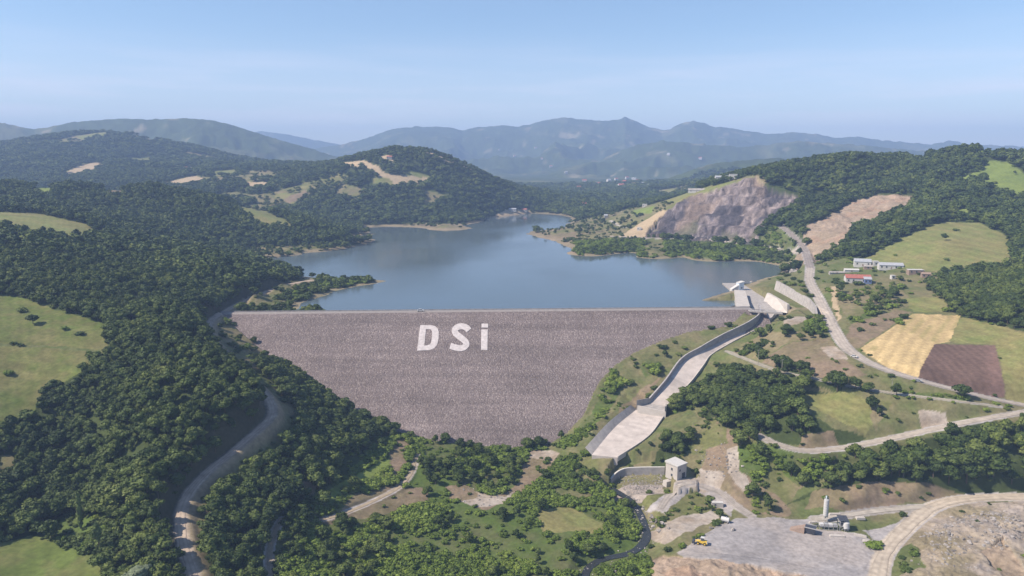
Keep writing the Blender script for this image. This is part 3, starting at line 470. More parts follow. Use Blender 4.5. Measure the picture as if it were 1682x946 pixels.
# quarry strata and dark rock
m = cat == 8
rgb[m] *= (1 + 0.9 * fbm(fx[m], fy[m], 5, 3, 50))[:, None]; k = sstep(0.10, 0.26, fbm(fx[m], fy[m] * 1.5, 34, 4, 51)) * 0.85
rgb[m] = rgb[m] * (1 - k[:, None]) + np.array((.065, .062, .075)) * k[:, None]
k = sstep(0.15, 0.35, fbm(fx[m], fy[m], 50, 3, 52)) * 0.6
rgb[m] = rgb[m] * (1 - k[:, None]) + np.array((.28, .21, .165)) * k[:, None]
k = sstep(0.22, 0.36, fbm(fx[m], fy[m], 40, 4, 53)) * 0.6
rgb[m] = rgb[m] * (1 - k[:, None]) + np.array((.10, .11, .05)) * k[:, None]
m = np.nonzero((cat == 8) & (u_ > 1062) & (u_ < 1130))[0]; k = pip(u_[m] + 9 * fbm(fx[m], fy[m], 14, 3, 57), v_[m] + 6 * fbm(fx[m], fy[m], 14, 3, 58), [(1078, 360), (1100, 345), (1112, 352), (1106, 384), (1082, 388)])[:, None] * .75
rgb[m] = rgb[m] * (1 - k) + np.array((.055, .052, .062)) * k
m = cat == 9
k = sstep(0.1, 0.35, fbm(fx[m], fy[m], 18, 3, 54)) * 0.6
rgb[m] = rgb[m] * (1 - k[:, None]) + np.array((.30, .20, .14)) * k[:, None]
m = cat == 10
k = sstep(0.05, 0.4, fbm(fx[m], fy[m], 20, 3, 55)) * 0.6
rgb[m] = rgb[m] * (1 - k[:, None]) + np.array((.17, .145, .075)) * k[:, None]
# winding road: vegetated left cut bank, tree shade painted in; right verge earth
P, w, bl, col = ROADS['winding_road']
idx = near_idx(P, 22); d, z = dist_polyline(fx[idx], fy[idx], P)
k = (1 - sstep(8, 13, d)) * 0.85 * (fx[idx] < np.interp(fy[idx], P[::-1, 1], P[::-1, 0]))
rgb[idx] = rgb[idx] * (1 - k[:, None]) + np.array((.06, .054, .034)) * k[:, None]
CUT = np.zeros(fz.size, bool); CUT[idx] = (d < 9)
k = (1 - sstep(4.5, 9, d)) * 0.85 * (fx[idx] >= np.interp(fy[idx], P[::-1, 1], P[::-1, 0]))
rgb[idx] = rgb[idx] * (1 - k[:, None]) + np.array((.25, .20, .135)) * k[:, None]
# road colours
nr = (1 + 0.35 * n2 + 0.2 * n1)[:, None]
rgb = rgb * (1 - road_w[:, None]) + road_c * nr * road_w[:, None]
# shores: bare strip at the waterline
k = (1 - sstep(0.6, 2.2, np.abs(fz + 3.2 + 1.0 * n2))) * (fy > 590) * (fy < 2100) * 0.75
rgb = rgb * (1 - k[:, None]) + np.array((.24, .19, .13)) * k[:, None]
rgb = np.clip(rgb, 0.01, 0.8)

# ------------------------------------------------------------------ materials
def mat(name, color=(.5, .5, .5), rough=0.8, metal=0.0, spec=0.3, noise=0.0, nscale=1.0, bump=0.0, bscale=3.0, objrand=0.0):
    m = bpy.data.materials.new(name); m.use_nodes = True
    nt = m.node_tree; b = nt.nodes['Principled BSDF']
    b.inputs['Base Color'].default_value = (*color, 1); b.inputs['Roughness'].default_value = rough; b.inputs['Metallic'].default_value = metal
    b.inputs['Specular IOR Level'].default_value = spec
    geo = nt.nodes.new('ShaderNodeNewGeometry')
    if noise or objrand:
        src = nt.nodes.new('ShaderNodeRGB'); src.outputs[0].default_value = (*color, 1); out = src.outputs[0]
        if noise:
            t = nt.nodes.new('ShaderNodeTexNoise'); t.inputs['Scale'].default_value = nscale; t.inputs['Detail'].default_value = 6
            nt.links.new(geo.outputs['Position'], t.inputs['Vector'])
            mr = nt.nodes.new('ShaderNodeMapRange'); mr.inputs[1].default_value = .3; mr.inputs[2].default_value = .7; mr.inputs[3].default_value = 1 - noise; mr.inputs[4].default_value = 1 + noise
            nt.links.new(t.outputs[0], mr.inputs[0])
            mx = nt.nodes.new('ShaderNodeVectorMath'); mx.operation = 'SCALE'; nt.links.new(out, mx.inputs[0]); nt.links.new(mr.outputs[0], mx.inputs['Scale']); out = mx.outputs[0]
        nt.links.new(out, b.inputs['Base Color'])
    if bump:
        t = nt.nodes.new('ShaderNodeTexNoise'); t.inputs['Scale'].default_value = bscale; t.inputs['Detail'].default_value = 5
        nt.links.new(geo.outputs['Position'], t.inputs['Vector'])
        bp = nt.nodes.new('ShaderNodeBump'); bp.inputs['Strength'].default_value = bump; bp.inputs['Distance'].default_value = 0.4
        nt.links.new(t.outputs[0], bp.inputs['Height']); nt.links.new(bp.outputs[0], b.inputs['Normal'])
    return m
def toned(m):
    nt = m.node_tree; b = nt.nodes['Principled BSDF']; src = b.inputs['Base Color'].links[0].from_socket
    a = nt.nodes.new('ShaderNodeAttribute'); a.attribute_name = 'tone'; sc = nt.nodes.new('ShaderNodeVectorMath'); sc.operation = 'SCALE'
    nt.links.new(src, sc.inputs[0]); nt.links.new(a.outputs['Fac'], sc.inputs['Scale']); nt.links.new(sc.outputs[0], b.inputs['Base Color']); return m
def set_tone(o, vals, dom):
    a = o.data.attributes.new('tone', 'FLOAT', dom); a.data.foreach_set('value', np.asarray(vals, np.float32)); return o
def leaf_mat(name, c0, c1, c2):
    m = bpy.data.materials.new(name); m.use_nodes = True; nt = m.node_tree; b = nt.nodes['Principled BSDF']
    b.inputs['Roughness'].default_value = 0.65; b.inputs['Specular IOR Level'].default_value = 0.18
    oi = nt.nodes.new('ShaderNodeObjectInfo')
    cr = nt.nodes.new('ShaderNodeValToRGB'); e = cr.color_ramp.elements
    e[0].position = 0.0; e[0].color = (*c0, 1); e[1].position = 1.0; e[1].color = (*c2, 1); k = e.new(0.6); k.color = (*c1, 1)
    nz = nt.nodes.new('ShaderNodeTexNoise'); nz.inputs['Scale'].default_value = 0.022; nz.inputs['Detail'].default_value = 4
    nt.links.new(oi.outputs['Location'], nz.inputs['Vector'])
    ad = nt.nodes.new('ShaderNodeMath'); ad.operation = 'MULTIPLY_ADD'; ad.inputs[1].default_value = 0.55
    nt.links.new(oi.outputs['Random'], ad.inputs[0])
    mr = nt.nodes.new('ShaderNodeMapRange'); mr.inputs[1].default_value = .3; mr.inputs[2].default_value = .7; mr.inputs[3].default_value = -0.05; mr.inputs[4].default_value = .5
    nt.links.new(nz.outputs[0], mr.inputs[0]); nt.links.new(mr.outputs[0], ad.inputs[2]); nt.links.new(ad.outputs[0], cr.inputs[0])
    geo = nt.nodes.new('ShaderNodeNewGeometry'); n2 = nt.nodes.new('ShaderNodeTexNoise'); n2.inputs['Scale'].default_value = 0.9; n2.inputs['Detail'].default_value = 3
    nt.links.new(geo.outputs['Position'], n2.inputs['Vector'])
    m2 = nt.nodes.new('ShaderNodeMapRange'); m2.inputs[1].default_value = .3; m2.inputs[2].default_value = .7; m2.inputs[3].default_value = .7; m2.inputs[4].default_value = 1.3
    nt.links.new(n2.outputs[0], m2.inputs[0])
    sc = nt.nodes.new('ShaderNodeVectorMath'); sc.operation = 'SCALE'; nt.links.new(cr.outputs[0], sc.inputs[0]); nt.links.new(m2.outputs[0], sc.inputs['Scale'])
    nt.links.new(sc.outputs[0], b.inputs['Base Color'])
    return m
M = {}
M['leaf'] = leaf_mat('broadleaf_foliage', (.022, .038, .009), (.050, .075, .015), (.112, .138, .028))
M['leaf_light'] = leaf_mat('light_broadleaf_foliage', (.055, .078, .018), (.085, .115, .026), (.135, .158, .042))
M['bushleaf'] = leaf_mat('bush_foliage', (.052, .080, .012), (.105, .150, .022), (.17, .212, .040))
M['poplar'] = leaf_mat('poplar_foliage', (.09, .125, .04), (.11, .145, .045), (.13, .165, .05))
M['willow'] = leaf_mat('willow_foliage', (.10, .125, .07), (.12, .145, .08), (.135, .16, .095))
M['bark'] = mat('bark', (.09, .07, .05), .9, noise=.3, nscale=2)
M['concrete'] = mat('concrete', (.32, .295, .275), .85, noise=.2, nscale=.35, bump=.1)
M['concrete_new'] = mat('pale_concrete', (.42, .385, .35), .85, noise=.10, nscale=.25)
M['concrete_grey'] = mat('grey_concrete', (.30, .28, .275), .85, noise=.18, nscale=.3)
M['chute'] = mat('chute_concrete', (.43, .38, .345), .85, noise=.13, nscale=.22)
toned(M['chute'])
M['white'] = mat('white_plaster', (.47, .455, .43), .8, noise=.06, nscale=.6)
M['letter'] = mat('white_letter_paint', (.46, .42, .41), .85, noise=.18, nscale=.5)
M['glass'] = mat('window_glass', (.05, .06, .07), .15, spec=.6)
M['redroof'] = mat('red_tiles', (.32, .115, .09), .8, noise=.2, nscale=1.2)
M['greyroof'] = mat('grey_sheet_roof', (.34, .35, .37), .5, noise=.12, nscale=.7)
M['blue'] = mat('blue_paint', (.14, .19, .34), .6, noise=.1)
M['paleblue'] = mat('pale_blue_sheet', (.52, .58, .64), .55, noise=.08)
M['steel'] = mat('galvanised_steel', (.42, .42, .42), .5, metal=.4, noise=.1)
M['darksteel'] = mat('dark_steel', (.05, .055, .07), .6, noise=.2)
M['whitepaint'] = mat('white_paint', (.5, .49, .475), .45, noise=.06, nscale=.8)
M['yellow'] = mat('yellow_paint', (.62, .42, .06), .5, noise=.1)
M['rubber'] = mat('rubber', (.025, .025, .025), .8)
M['wood'] = mat('pole_wood', (.30, .27, .23), .85, noise=.2)
M['rock'] = mat('boulder_rock', (.33, .30, .275), .9, noise=.25, nscale=.8, bump=.3)
def tint_random(m, lo, hi):
    nt = m.node_tree; b = nt.nodes['Principled BSDF']; src = b.inputs['Base Color'].links[0].from_socket
    oi = nt.nodes.new('ShaderNodeObjectInfo'); mr = nt.nodes.new('ShaderNodeMapRange'); mr.inputs[3].default_value = lo; mr.inputs[4].default_value = hi; nt.links.new(oi.outputs['Random'], mr.inputs[0])
    sc = nt.nodes.new('ShaderNodeVectorMath'); sc.operation = 'SCALE'; nt.links.new(src, sc.inputs[0]); nt.links.new(mr.outputs[0], sc.inputs['Scale']); nt.links.new(sc.outputs[0], b.inputs['Base Color'])
tint_random(M['rock'], .45, .95)
M['red'] = mat('red_paint', (.40, .07, .05), .5)
M['brick'] = mat('brown_render', (.26, .19, .15), .85, noise=.15)

# ------------------------------------------------------------------ mesh helpers
def link(o, parent=None):
    COL.objects.link(o)
    if parent is not None:
        o.parent = parent
        if parent.location.length and not o.get('_local'): o.location = (0, 0, 0)
    return o
def fast_mesh(name, V, Q, mats, smooth=True, loops=4):
    me = bpy.data.meshes.new(name); nv, nf = len(V), len(Q)
    me.vertices.add(nv); me.vertices.foreach_set('co', np.asarray(V, np.float32).ravel())
    me.loops.add(nf * loops); me.loops.foreach_set('vertex_index', np.asarray(Q, np.int32).ravel())
    me.polygons.add(nf); me.polygons.foreach_set('loop_start', np.arange(0, nf * loops, loops, dtype=np.int32))
    me.polygons.foreach_set('use_smooth', np.full(nf, smooth))
    for m in mats: me.materials.append(m)
    me.update(calc_edges=True); return me
class MB:
    def __init__(s): s.v = []; s.f = []
    def add(s, vs, fs):
        o = len(s.v); s.v += [tuple(map(float, p)) for p in vs]; s.f += [tuple(i + o for i in f) for f in fs]; return s
    def box(s, c, d, rz=0.0, taper=1.0):
        x, y, z = (k / 2 for k in d); ca, sa = math.cos(rz), math.sin(rz); vs = []
        for k, (i, j) in [(q, p) for q in (-1, 1) for p in ((-1, -1), (1, -1), (1, 1), (-1, 1))]:
            t = taper if k > 0 else 1; px, py = i * x * t, j * y * t
            vs.append((c[0] + px * ca - py * sa, c[1] + px * sa + py * ca, c[2] + k * z))
        return s.add(vs, [(3, 2, 1, 0), (4, 5, 6, 7), (0, 1, 5, 4), (1, 2, 6, 5), (2, 3, 7, 6), (3, 0, 4, 7)])
    def prism(s, top, dz, base=None):
        m = len(top); bot = base or [(p[0], p[1], p[2] - dz) for p in top]
        return s.add(list(top) + list(bot), [tuple(range(m)), tuple(range(2 * m - 1, m - 1, -1))] + [(i, m + i, m + (i + 1) % m, (i + 1) % m) for i in range(m)])
    def tube(s, p0, p1, r0, r1=None, k=10, caps=True):
        r1 = r0 if r1 is None else r1; p0, p1 = Vector(p0), Vector(p1); d = (p1 - p0).normalized()
        a = d.orthogonal().normalized(); b = d.cross(a); vs = []
        for p, r in ((p0, r0), (p1, r1)):
            vs += [p + (a * math.cos(2 * math.pi * i / k) + b * math.sin(2 * math.pi * i / k)) * r for i in range(k)]
        fs = [(i, (i + 1) % k, k + (i + 1) % k, k + i) for i in range(k)]
        if caps: fs += [tuple(range(k - 1, -1, -1)), tuple(range(k, 2 * k))]
        return s.add(vs, fs)
    def wall(s, line, h0, h1, t, side=1):
        """upright wall: line of (x,y,ztop); foot at z list h0; thickness t to one side"""
        return s
    def build(s, name, m, parent=None, smooth=False, bevel=0):
        me = bpy.data.meshes.new(name); me.from_pydata(s.v, [], s.f); me.materials.append(m)
        bm = bmesh.new(); bm.from_mesh(me); bmesh.ops.recalc_face_normals(bm, faces=bm.faces); bm.to_mesh(me); bm.free()
        if smooth: me.polygons.foreach_set('use_smooth', [True] * len(me.polygons))
        me.update(); o = bpy.data.objects.new(name, me); COL.objects.link(o)
        if parent: o.parent = parent
        return o
def empty(name, loc, rz, label, category, group=None):
    o = bpy.data.objects.new(name, None); COL.objects.link(o); o.location = loc; o.rotation_euler = (0, 0, rz)
    o.empty_display_size = 0.5
    return tag(o, label, category, group)
def tag(o, label=None, category=None, group=None, kind=None):
    if label: o['label'] = label
    if category: o['category'] = category
    if group: o['group'] = group
    if kind: o['kind'] = kind
    return o

# ------------------------------------------------------------------ terrain mesh
R, Cn = shape
ii = np.arange((R - 1) * (Cn - 1)); r0 = ii // (Cn - 1); c0 = ii % (Cn - 1); a0 = r0 * Cn + c0
Q = np.stack([a0, a0 + 1, a0 + Cn + 1, a0 + Cn], -1)
V = np.stack([fx, fy, fz], -1)
tm = bpy.data.materials.new('ground'); tm.use_nodes = True; nt = tm.node_tree; b = nt.nodes['Principled BSDF']
b.inputs['Roughness'].default_value = 0.95; b.inputs['Specular IOR Level'].default_value = 0.1
at = nt.nodes.new('ShaderNodeAttribute'); at.attribute_name = 'cover'
geo = nt.nodes.new('ShaderNodeNewGeometry')
def tnoise(scale, det, lo, hi):
    t = nt.nodes.new('ShaderNodeTexNoise'); t.inputs['Scale'].default_value = scale; t.inputs['Detail'].default_value = det; t.inputs['Roughness'].default_value = .6
    nt.links.new(geo.outputs['Position'], t.inputs['Vector'])
    mr = nt.nodes.new('ShaderNodeMapRange'); mr.inputs[1].default_value = .3; mr.inputs[2].default_value = .7; mr.inputs[3].default_value = lo; mr.inputs[4].default_value = hi
    nt.links.new(t.outputs[0], mr.inputs[0]); return mr.outputs[0], t.outputs[0]
k1, h1 = tnoise(0.45, 6, .77, 1.23); k2, h2 = tnoise(0.07, 3, .88, 1.12)
mu = nt.nodes.new('ShaderNodeMath'); mu.operation = 'MULTIPLY'; nt.links.new(k1, mu.inputs[0]); nt.links.new(k2, mu.inputs[1])
sc = nt.nodes.new('ShaderNodeVectorMath'); sc.operation = 'SCALE'; nt.links.new(at.outputs['Color'], sc.inputs[0]); nt.links.new(mu.outputs[0], sc.inputs['Scale'])
kr, hr = tnoise(0.085, 12, .6, 1.6); nt.nodes[-1].inputs[1].default_value = .33
rk_ = [q for q in nt.nodes if q.bl_idname == 'ShaderNodeTexNoise'][-1]; rk_.inputs['Roughness'].default_value = .74
mk = nt.nodes.new('ShaderNodeMix'); mk.inputs['A'].default_value = 1.0; nt.links.new(at.outputs['Alpha'], mk.inputs['Factor']); nt.links.new(kr, mk.inputs['B'])
sc2 = nt.nodes.new('ShaderNodeVectorMath'); sc2.operation = 'SCALE'; nt.links.new(sc.outputs[0], sc2.inputs[0]); nt.links.new(mk.outputs[0], sc2.inputs['Scale']); nt.links.new(sc2.outputs[0], b.inputs['Base Color'])
b2 = nt.nodes.new('ShaderNodeBump'); b2.inputs['Distance'].default_value = 9.0; nt.links.new(hr, b2.inputs['Height'])
ms = nt.nodes.new('ShaderNodeMath'); ms.operation = 'MULTIPLY'; ms.inputs[1].default_value = 1.0; nt.links.new(at.outputs['Alpha'], ms.inputs[0]); nt.links.new(ms.outputs[0], b2.inputs['Strength'])
bp = nt.nodes.new('ShaderNodeBump'); nt.links.new(b2.outputs[0], bp.inputs['Normal']); bp.inputs['Strength'].default_value = 0.35; bp.inputs['Distance'].default_value = 0.5; nt.links.new(h1, bp.inputs['Height']); nt.links.new(bp.outputs[0], b.inputs['Normal'])
me = fast_mesh('terrain', V, Q, [tm])
ca = me.color_attributes.new('cover', 'FLOAT_COLOR', 'POINT'); ca.data.foreach_set('color', np.concatenate([rgb, np.where(cat == 8, 1.0, np.where((cat == 9) | (cat == 10), .4, 0.))[:, None]], 1).astype(np.float32).ravel())
terrain = bpy.data.objects.new('terrain', me); COL.objects.link(terrain); tag(terrain, kind='structure')

# roads as ribbons laid on their cuttings
def ribbon(name, P, w, color, lift=0.14, m=None, kind='structure', across=6):
    vs = []; fs = []; tn = []
    for i, p in enumerate(P):
        d = P[min(i + 1, len(P) - 1)] - P[max(i - 1, 0)]; nrm = np.array([d[1], -d[0]]) / (np.hypot(d[0], d[1]) + 1e-9)
        wob = 1 + 0.25 * float(fbm(np.array([p[0]]), np.array([p[1]]), 9, 2, 7)[0])
        for k in range(across + 1):
            s = (k / across - .5) * w * wob; x, y = p[0] + nrm[0] * s, p[1] + nrm[1] * s
            vs.append((x, y, max(on(x, y), p[2] - 1.0) + lift)); tn.append((.84, 1.03, 1.08, .90, 1.06, 1.04, .84)[k] if across == 6 else 1)
    n_ = across + 1
    for i in range(len(P) - 1):
        for k in range(across): fs.append((i * n_ + k, i * n_ + k + 1, (i + 1) * n_ + k + 1, (i + 1) * n_ + k))
    o = MB().add(vs, fs).build(name, m or toned(mat(name + '_surface', color, .95, noise=.2, nscale=.3, spec=.1)), smooth=True)
    set_tone(o, tn, 'POINT')
    return tag(o, kind=kind)
for nm, (P, w, bl, col) in ROADS.items():
    ribbon(nm, P, w * 0.8, col)

# ------------------------------------------------------------------ water
def water_mat(name, col, rough, wave, wscale):
    m = bpy.data.materials.new(name); m.use_nodes = True; nt = m.node_tree; b = nt.nodes['Principled BSDF']
    b.inputs['Base Color'].default_value = (*col, 1); b.inputs['Roughness'].default_value = rough; b.inputs['IOR'].default_value = 1.33; b.inputs['Specular IOR Level'].default_value = .5
    geo = nt.nodes.new('ShaderNodeNewGeometry'); mp = nt.nodes.new('ShaderNodeMapping'); mp.inputs['Scale'].default_value = (1, .6, 1)
    nt.links.new(geo.outputs['Position'], mp.inputs[0])
    t = nt.nodes.new('ShaderNodeTexNoise'); t.inputs['Scale'].default_value = wscale; t.inputs['Detail'].default_value = 4; nt.links.new(mp.outputs[0], t.inputs['Vector'])
    bp = nt.nodes.new('ShaderNodeBump'); bp.inputs['Strength'].default_value = wave; bp.inputs['Distance'].default_value = .3; nt.links.new(t.outputs[0], bp.inputs['Height']); nt.links.new(bp.outputs[0], b.inputs['Normal'])
    t2 = nt.nodes.new('ShaderNodeTexNoise'); t2.inputs['Scale'].default_value = 0.006; t2.inputs['Detail'].default_value = 3; nt.links.new(mp.outputs[0], t2.inputs['Vector'])
    mr = nt.nodes.new('ShaderNodeMapRange'); mr.inputs[1].default_value = .35; mr.inputs[2].default_value = .65; mr.inputs[3].default_value = rough * .6; mr.inputs[4].default_value = rough * 1.6
    nt.links.new(t2.outputs[0], mr.inputs[0]); nt.links.new(mr.outputs[0], b.inputs['Roughness'])
    return m
wm = water_mat('lake_water', (.078, .104, .118), .13, .12, .35)
lake = MB().add([(-520, 572, -4), (150, 577, -4), (188, 615, -4), (203.3, 626, -4), (-520, 626, -4), (212.4, 731, -4), (-900, 731, -4), (1000, 731, -4), (1000, 2300, -4), (-900, 2300, -4)], [(0, 1, 2, 3, 4), (4, 3, 5, 6), (6, 5, 7, 8, 9)]).build('lake', wm); tag(lake, kind='structure')
ribbon('stream', STREAM, 3.9, None, lift=0.30, m=water_mat('stream_water', (.030, .034, .036), .22, .9, 2.2))

# ------------------------------------------------------------------ dam
dm = bpy.data.materials.new('dam_rockfill'); dm.use_nodes = True; nt = dm.node_tree; b = nt.nodes['Principled BSDF']; b.inputs['Roughness'].default_value = .95; b.inputs['Specular IOR Level'].default_value = .1
geo = nt.nodes.new('ShaderNodeNewGeometry')
vo = nt.nodes.new('ShaderNodeTexVoronoi'); vo.inputs['Scale'].default_value = 1.25; nt.links.new(geo.outputs['Position'], vo.inputs['Vector'])
hs = nt.nodes.new('ShaderNodeSeparateColor'); nt.links.new(vo.outputs['Color'], hs.inputs[0])
cr = nt.nodes.new('ShaderNodeValToRGB'); e = cr.color_ramp.elements; e[0].color = (.146, .119, .113, 1); e[1].color = (.29, .246, .228, 1); e[1].position = 1
k = e.new(.5); k.color = (.178, .146, .141, 1); k = e.new(.82); k.color = (.215, .178, .168, 1)
nt.links.new(hs.outputs[0], cr.inputs[0])
mp = nt.nodes.new('ShaderNodeMapping'); mp.inputs['Scale'].default_value = (.006, .10, .22); nt.links.new(geo.outputs['Position'], mp.inputs[0])
t = nt.nodes.new('ShaderNodeTexNoise'); t.inputs['Scale'].default_value = 1; t.inputs['Detail'].default_value = 5; nt.links.new(mp.outputs[0], t.inputs['Vector'])
mr = nt.nodes.new('ShaderNodeMapRange'); mr.inputs[1].default_value = .3; mr.inputs[2].default_value = .7; mr.inputs[3].default_value = .84; mr.inputs[4].default_value = 1.14; nt.links.new(t.outputs[0], mr.inputs[0])
sc = nt.nodes.new('ShaderNodeVectorMath'); sc.operation = 'SCALE'; nt.links.new(cr.outputs[0], sc.inputs[0]); tl = nt.nodes.new('ShaderNodeTexNoise'); tl.inputs['Scale'].default_value = .022; tl.inputs['Detail'].default_value = 7; tl.inputs['Roughness'].default_value = .65; nt.links.new(geo.outputs['Position'], tl.inputs['Vector'])
m3 = nt.nodes.new('ShaderNodeMapRange'); m3.inputs[1].default_value = .3; m3.inputs[2].default_value = .7; m3.inputs[3].default_value = .78; m3.inputs[4].default_value = 1.06; nt.links.new(tl.outputs[0], m3.inputs[0])
m4 = nt.nodes.new('ShaderNodeMath'); m4.operation = 'MULTIPLY'; nt.links.new(mr.outputs[0], m4.inputs[0]); nt.links.new(m3.outputs[0], m4.inputs[1])
nt.links.new(m4.outputs[0], sc.inputs['Scale']); nt.links.new(sc.outputs[0], b.inputs['Base Color'])
bp = nt.nodes.new('ShaderNodeBump'); bp.inputs['Strength'].default_value = .8; bp.inputs['Distance'].default_value = .5; bp.invert = True; nt.links.new(vo.outputs['Distance'], bp.inputs['Height']); nt.links.new(bp.outputs[0], b.inputs['Normal'])
dam = empty('embankment_dam', (0, 570, -60), 0, 'long grey-purple rockfill embankment dam closing the lake', 'dam')
xs = np.arange(-240, 206, 0.9); ts = np.arange(0, 142, 0.9)
DX, DT = np.meshgrid(xs, ts); DY = yc(DX) - 0.4 - DT; DZ = -DT * DSL
DZ = DZ + 0.26 * fbm(DX, DY, 1.1, 2, 3) * np.clip(DT / 3, 0, 1) + 0.25 * fbm(DX, DY, 14, 2, 5) * np.clip(DT / 6, 0, 1)
rr, cc = DX.shape; jj = np.arange((rr - 1) * (cc - 1)); a0 = (jj // (cc - 1)) * cc + jj % (cc - 1)
me = fast_mesh('rockfill_face', np.stack([DX.ravel(), DY.ravel() - 570, DZ.ravel() + 60], -1), np.stack([a0, a0 + cc, a0 + cc + 1, a0 + 1], -1), [dm], smooth=False)
o = bpy.data.objects.new('rockfill_face', me); COL.objects.link(o); o.parent = dam
def damp(pts): return [(x, y - 570, z + 60) for x, y, z in pts]
mb = MB()
xs = np.linspace(-232, 196, 60)
prof = [(-0.5, -0.35), (0.5, -0.1), (1.0, 0.0), (8.2, 0.0), (9.2, -0.2)]
mb.add(damp([(x, yc(x) + p[0], p[1]) for x in xs for p in prof]), [(i * 5 + k, i * 5 + k + 1, (i + 1) * 5 + k + 1, (i + 1) * 5 + k) for i in range(59) for k in range(4)])
mb.build('crest_road', mat('crest_gravel', (.235, .21, .195), .9, noise=.15, nscale=.3), dam)
mb = MB(); mb.add(damp([(x, yc(x) + p[0], p[1]) for x in xs for p in ((9.2, -.2), (40, -16))]), [(i * 2, i * 2 + 1, i * 2 + 3, i * 2 + 2) for i in range(59)]); mb.build('upstream_face', dm, dam)
mb = MB()
for i in range(59):
    x0, x1 = xs[i], xs[i + 1]
    mb.add(damp([(x0, yc(x0) + 8.6, 0), (x1, yc(x1) + 8.6, 0), (x1, yc(x1) + 9, 0), (x0, yc(x0) + 9, 0), (x0, yc(x0) + 8.6, .7), (x1, yc(x1) + 8.6, .7), (x1, yc(x1) + 9, .7), (x0, yc(x0) + 9, .7)]), [(4, 5, 6, 7), (0, 1, 5, 4), (2, 3, 7, 6)])
mb.build('crest_parapet', M['concrete_grey'], dam)

# letters on the face: outlines on the dam plane, raised slabs
NRM = Vector((0, -DSL, 1)).normalized()
def slab_from_px(poly_outer, hole=None, th=0.45):
    def lift(p, h): q = Vector(on_dam(*p)); return q + NRM * h
    mb = MB()
    if hole is None:
        mb.prism([lift(p, th) for p in poly_outer], 0, [lift(p, -.8) for p in poly_outer])
    else:
        m = len(poly_outer); T = [lift(p, th) for p in poly_outer]; B = [lift(p, -.8) for p in poly_outer]; t2 = [lift(p, th) for p in hole]; b2 = [lift(p, -.8) for p in hole]
        mb.add(T + t2, [(i, (i + 1) % m, m + (i + 1) % m, m + i) for i in range(m)])
        mb.add(T + B, [(i, m + i, m + (i + 1) % m, (i + 1) % m) for i in range(m)]); mb.add(t2 + b2, [(i, (i + 1) % m, m + (i + 1) % m, m + i) for i in range(m)])
    return mb
Dout = [(685.2, 576.5), (690.3, 534.6), (708, 534.8), (714, 536), (718.5, 539.5), (720.8, 545), (720.5, 556), (718.3, 566), (713.5, 572), (706.5, 575.5)]
Dhole = [(696.8, 568.3), (699.8, 541.2), (706, 541.2), (707.8, 541.8), (709, 543), (709.8, 545.6), (709.5, 556), (708, 563.5), (705.8, 566.5), (702, 568)]
o = slab_from_px(Dout, Dhole).build('dam_letter', M['letter']); tag(o, 'white letter D, leftmost of three letters on the dam face', 'letter', 'white letters on the dam face')
sc_ = [(770.2, 543.2), (766.5, 539), (760, 536.6), (752.5, 537.5), (747.2, 542), (748.2, 547.5), (753, 552), (759.5, 557), (764.8, 562), (766, 566.5), (762, 571), (755, 572.4), (747, 571), (739.6, 568.6)]
sc_ = catmull([(*p, 0) for p in sc_], 1.2)[:, :2]
lft, rgt = [], []
for i, p in enumerate(sc_):
    d = sc_[min(i + 1, len(sc_) - 1)] - sc_[max(i - 1, 0)]; d = d / (np.hypot(*d) + 1e-9)
    hwid = 4.9
    lft.append(p + np.array([d[1], -d[0]]) * hwid); rgt.append(p - np.array([d[1], -d[0]]) * hwid)
mb = MB(); m_ = len(sc_)
def lift(p, h): return Vector(on_dam(*p)) + NRM * h
vs = [lift(p, .45) for p in lft] + [lift(p, .45) for p in rgt] + [lift(p, -.8) for p in lft] + [lift(p, -.8) for p in rgt]
fs = []
for i in range(m_ - 1):
    fs += [(i, i + 1, m_ + i + 1, m_ + i), (i, i + 1, 2 * m_ + i + 1, 2 * m_ + i), (m_ + i, m_ + i + 1, 3 * m_ + i + 1, 3 * m_ + i)]
fs += [(0, m_, 3 * m_, 2 * m_), (m_ - 1, 2 * m_ - 1, 4 * m_ - 1, 3 * m_ - 1)]
o = mb.add(vs, fs).build('dam_letter', M['letter']); tag(o, 'white letter S, between the D and the dotted i on the dam', 'letter', 'white letters on the dam face')
px, py, pz = on_dam(795, 575)
t = empty('dam_letter', (px, py, pz), 0, 'white dotted letter i, rightmost letter on the dam face', 'letter', 'white letters on the dam face')
for nm, pl_ in (('stem', [(790, 575.3), (790.6, 541.8), (801.2, 541.8), (800.6, 575.3)]), ('dot', [(790.8, 538.6), (791, 532.2), (802, 532.2), (801.8, 538.6)])):
    mb = slab_from_px(pl_); mb.v = [(a - px, b_ - py, c - pz) for a, b_, c in mb.v]; mb.build(nm, M['letter'], t)

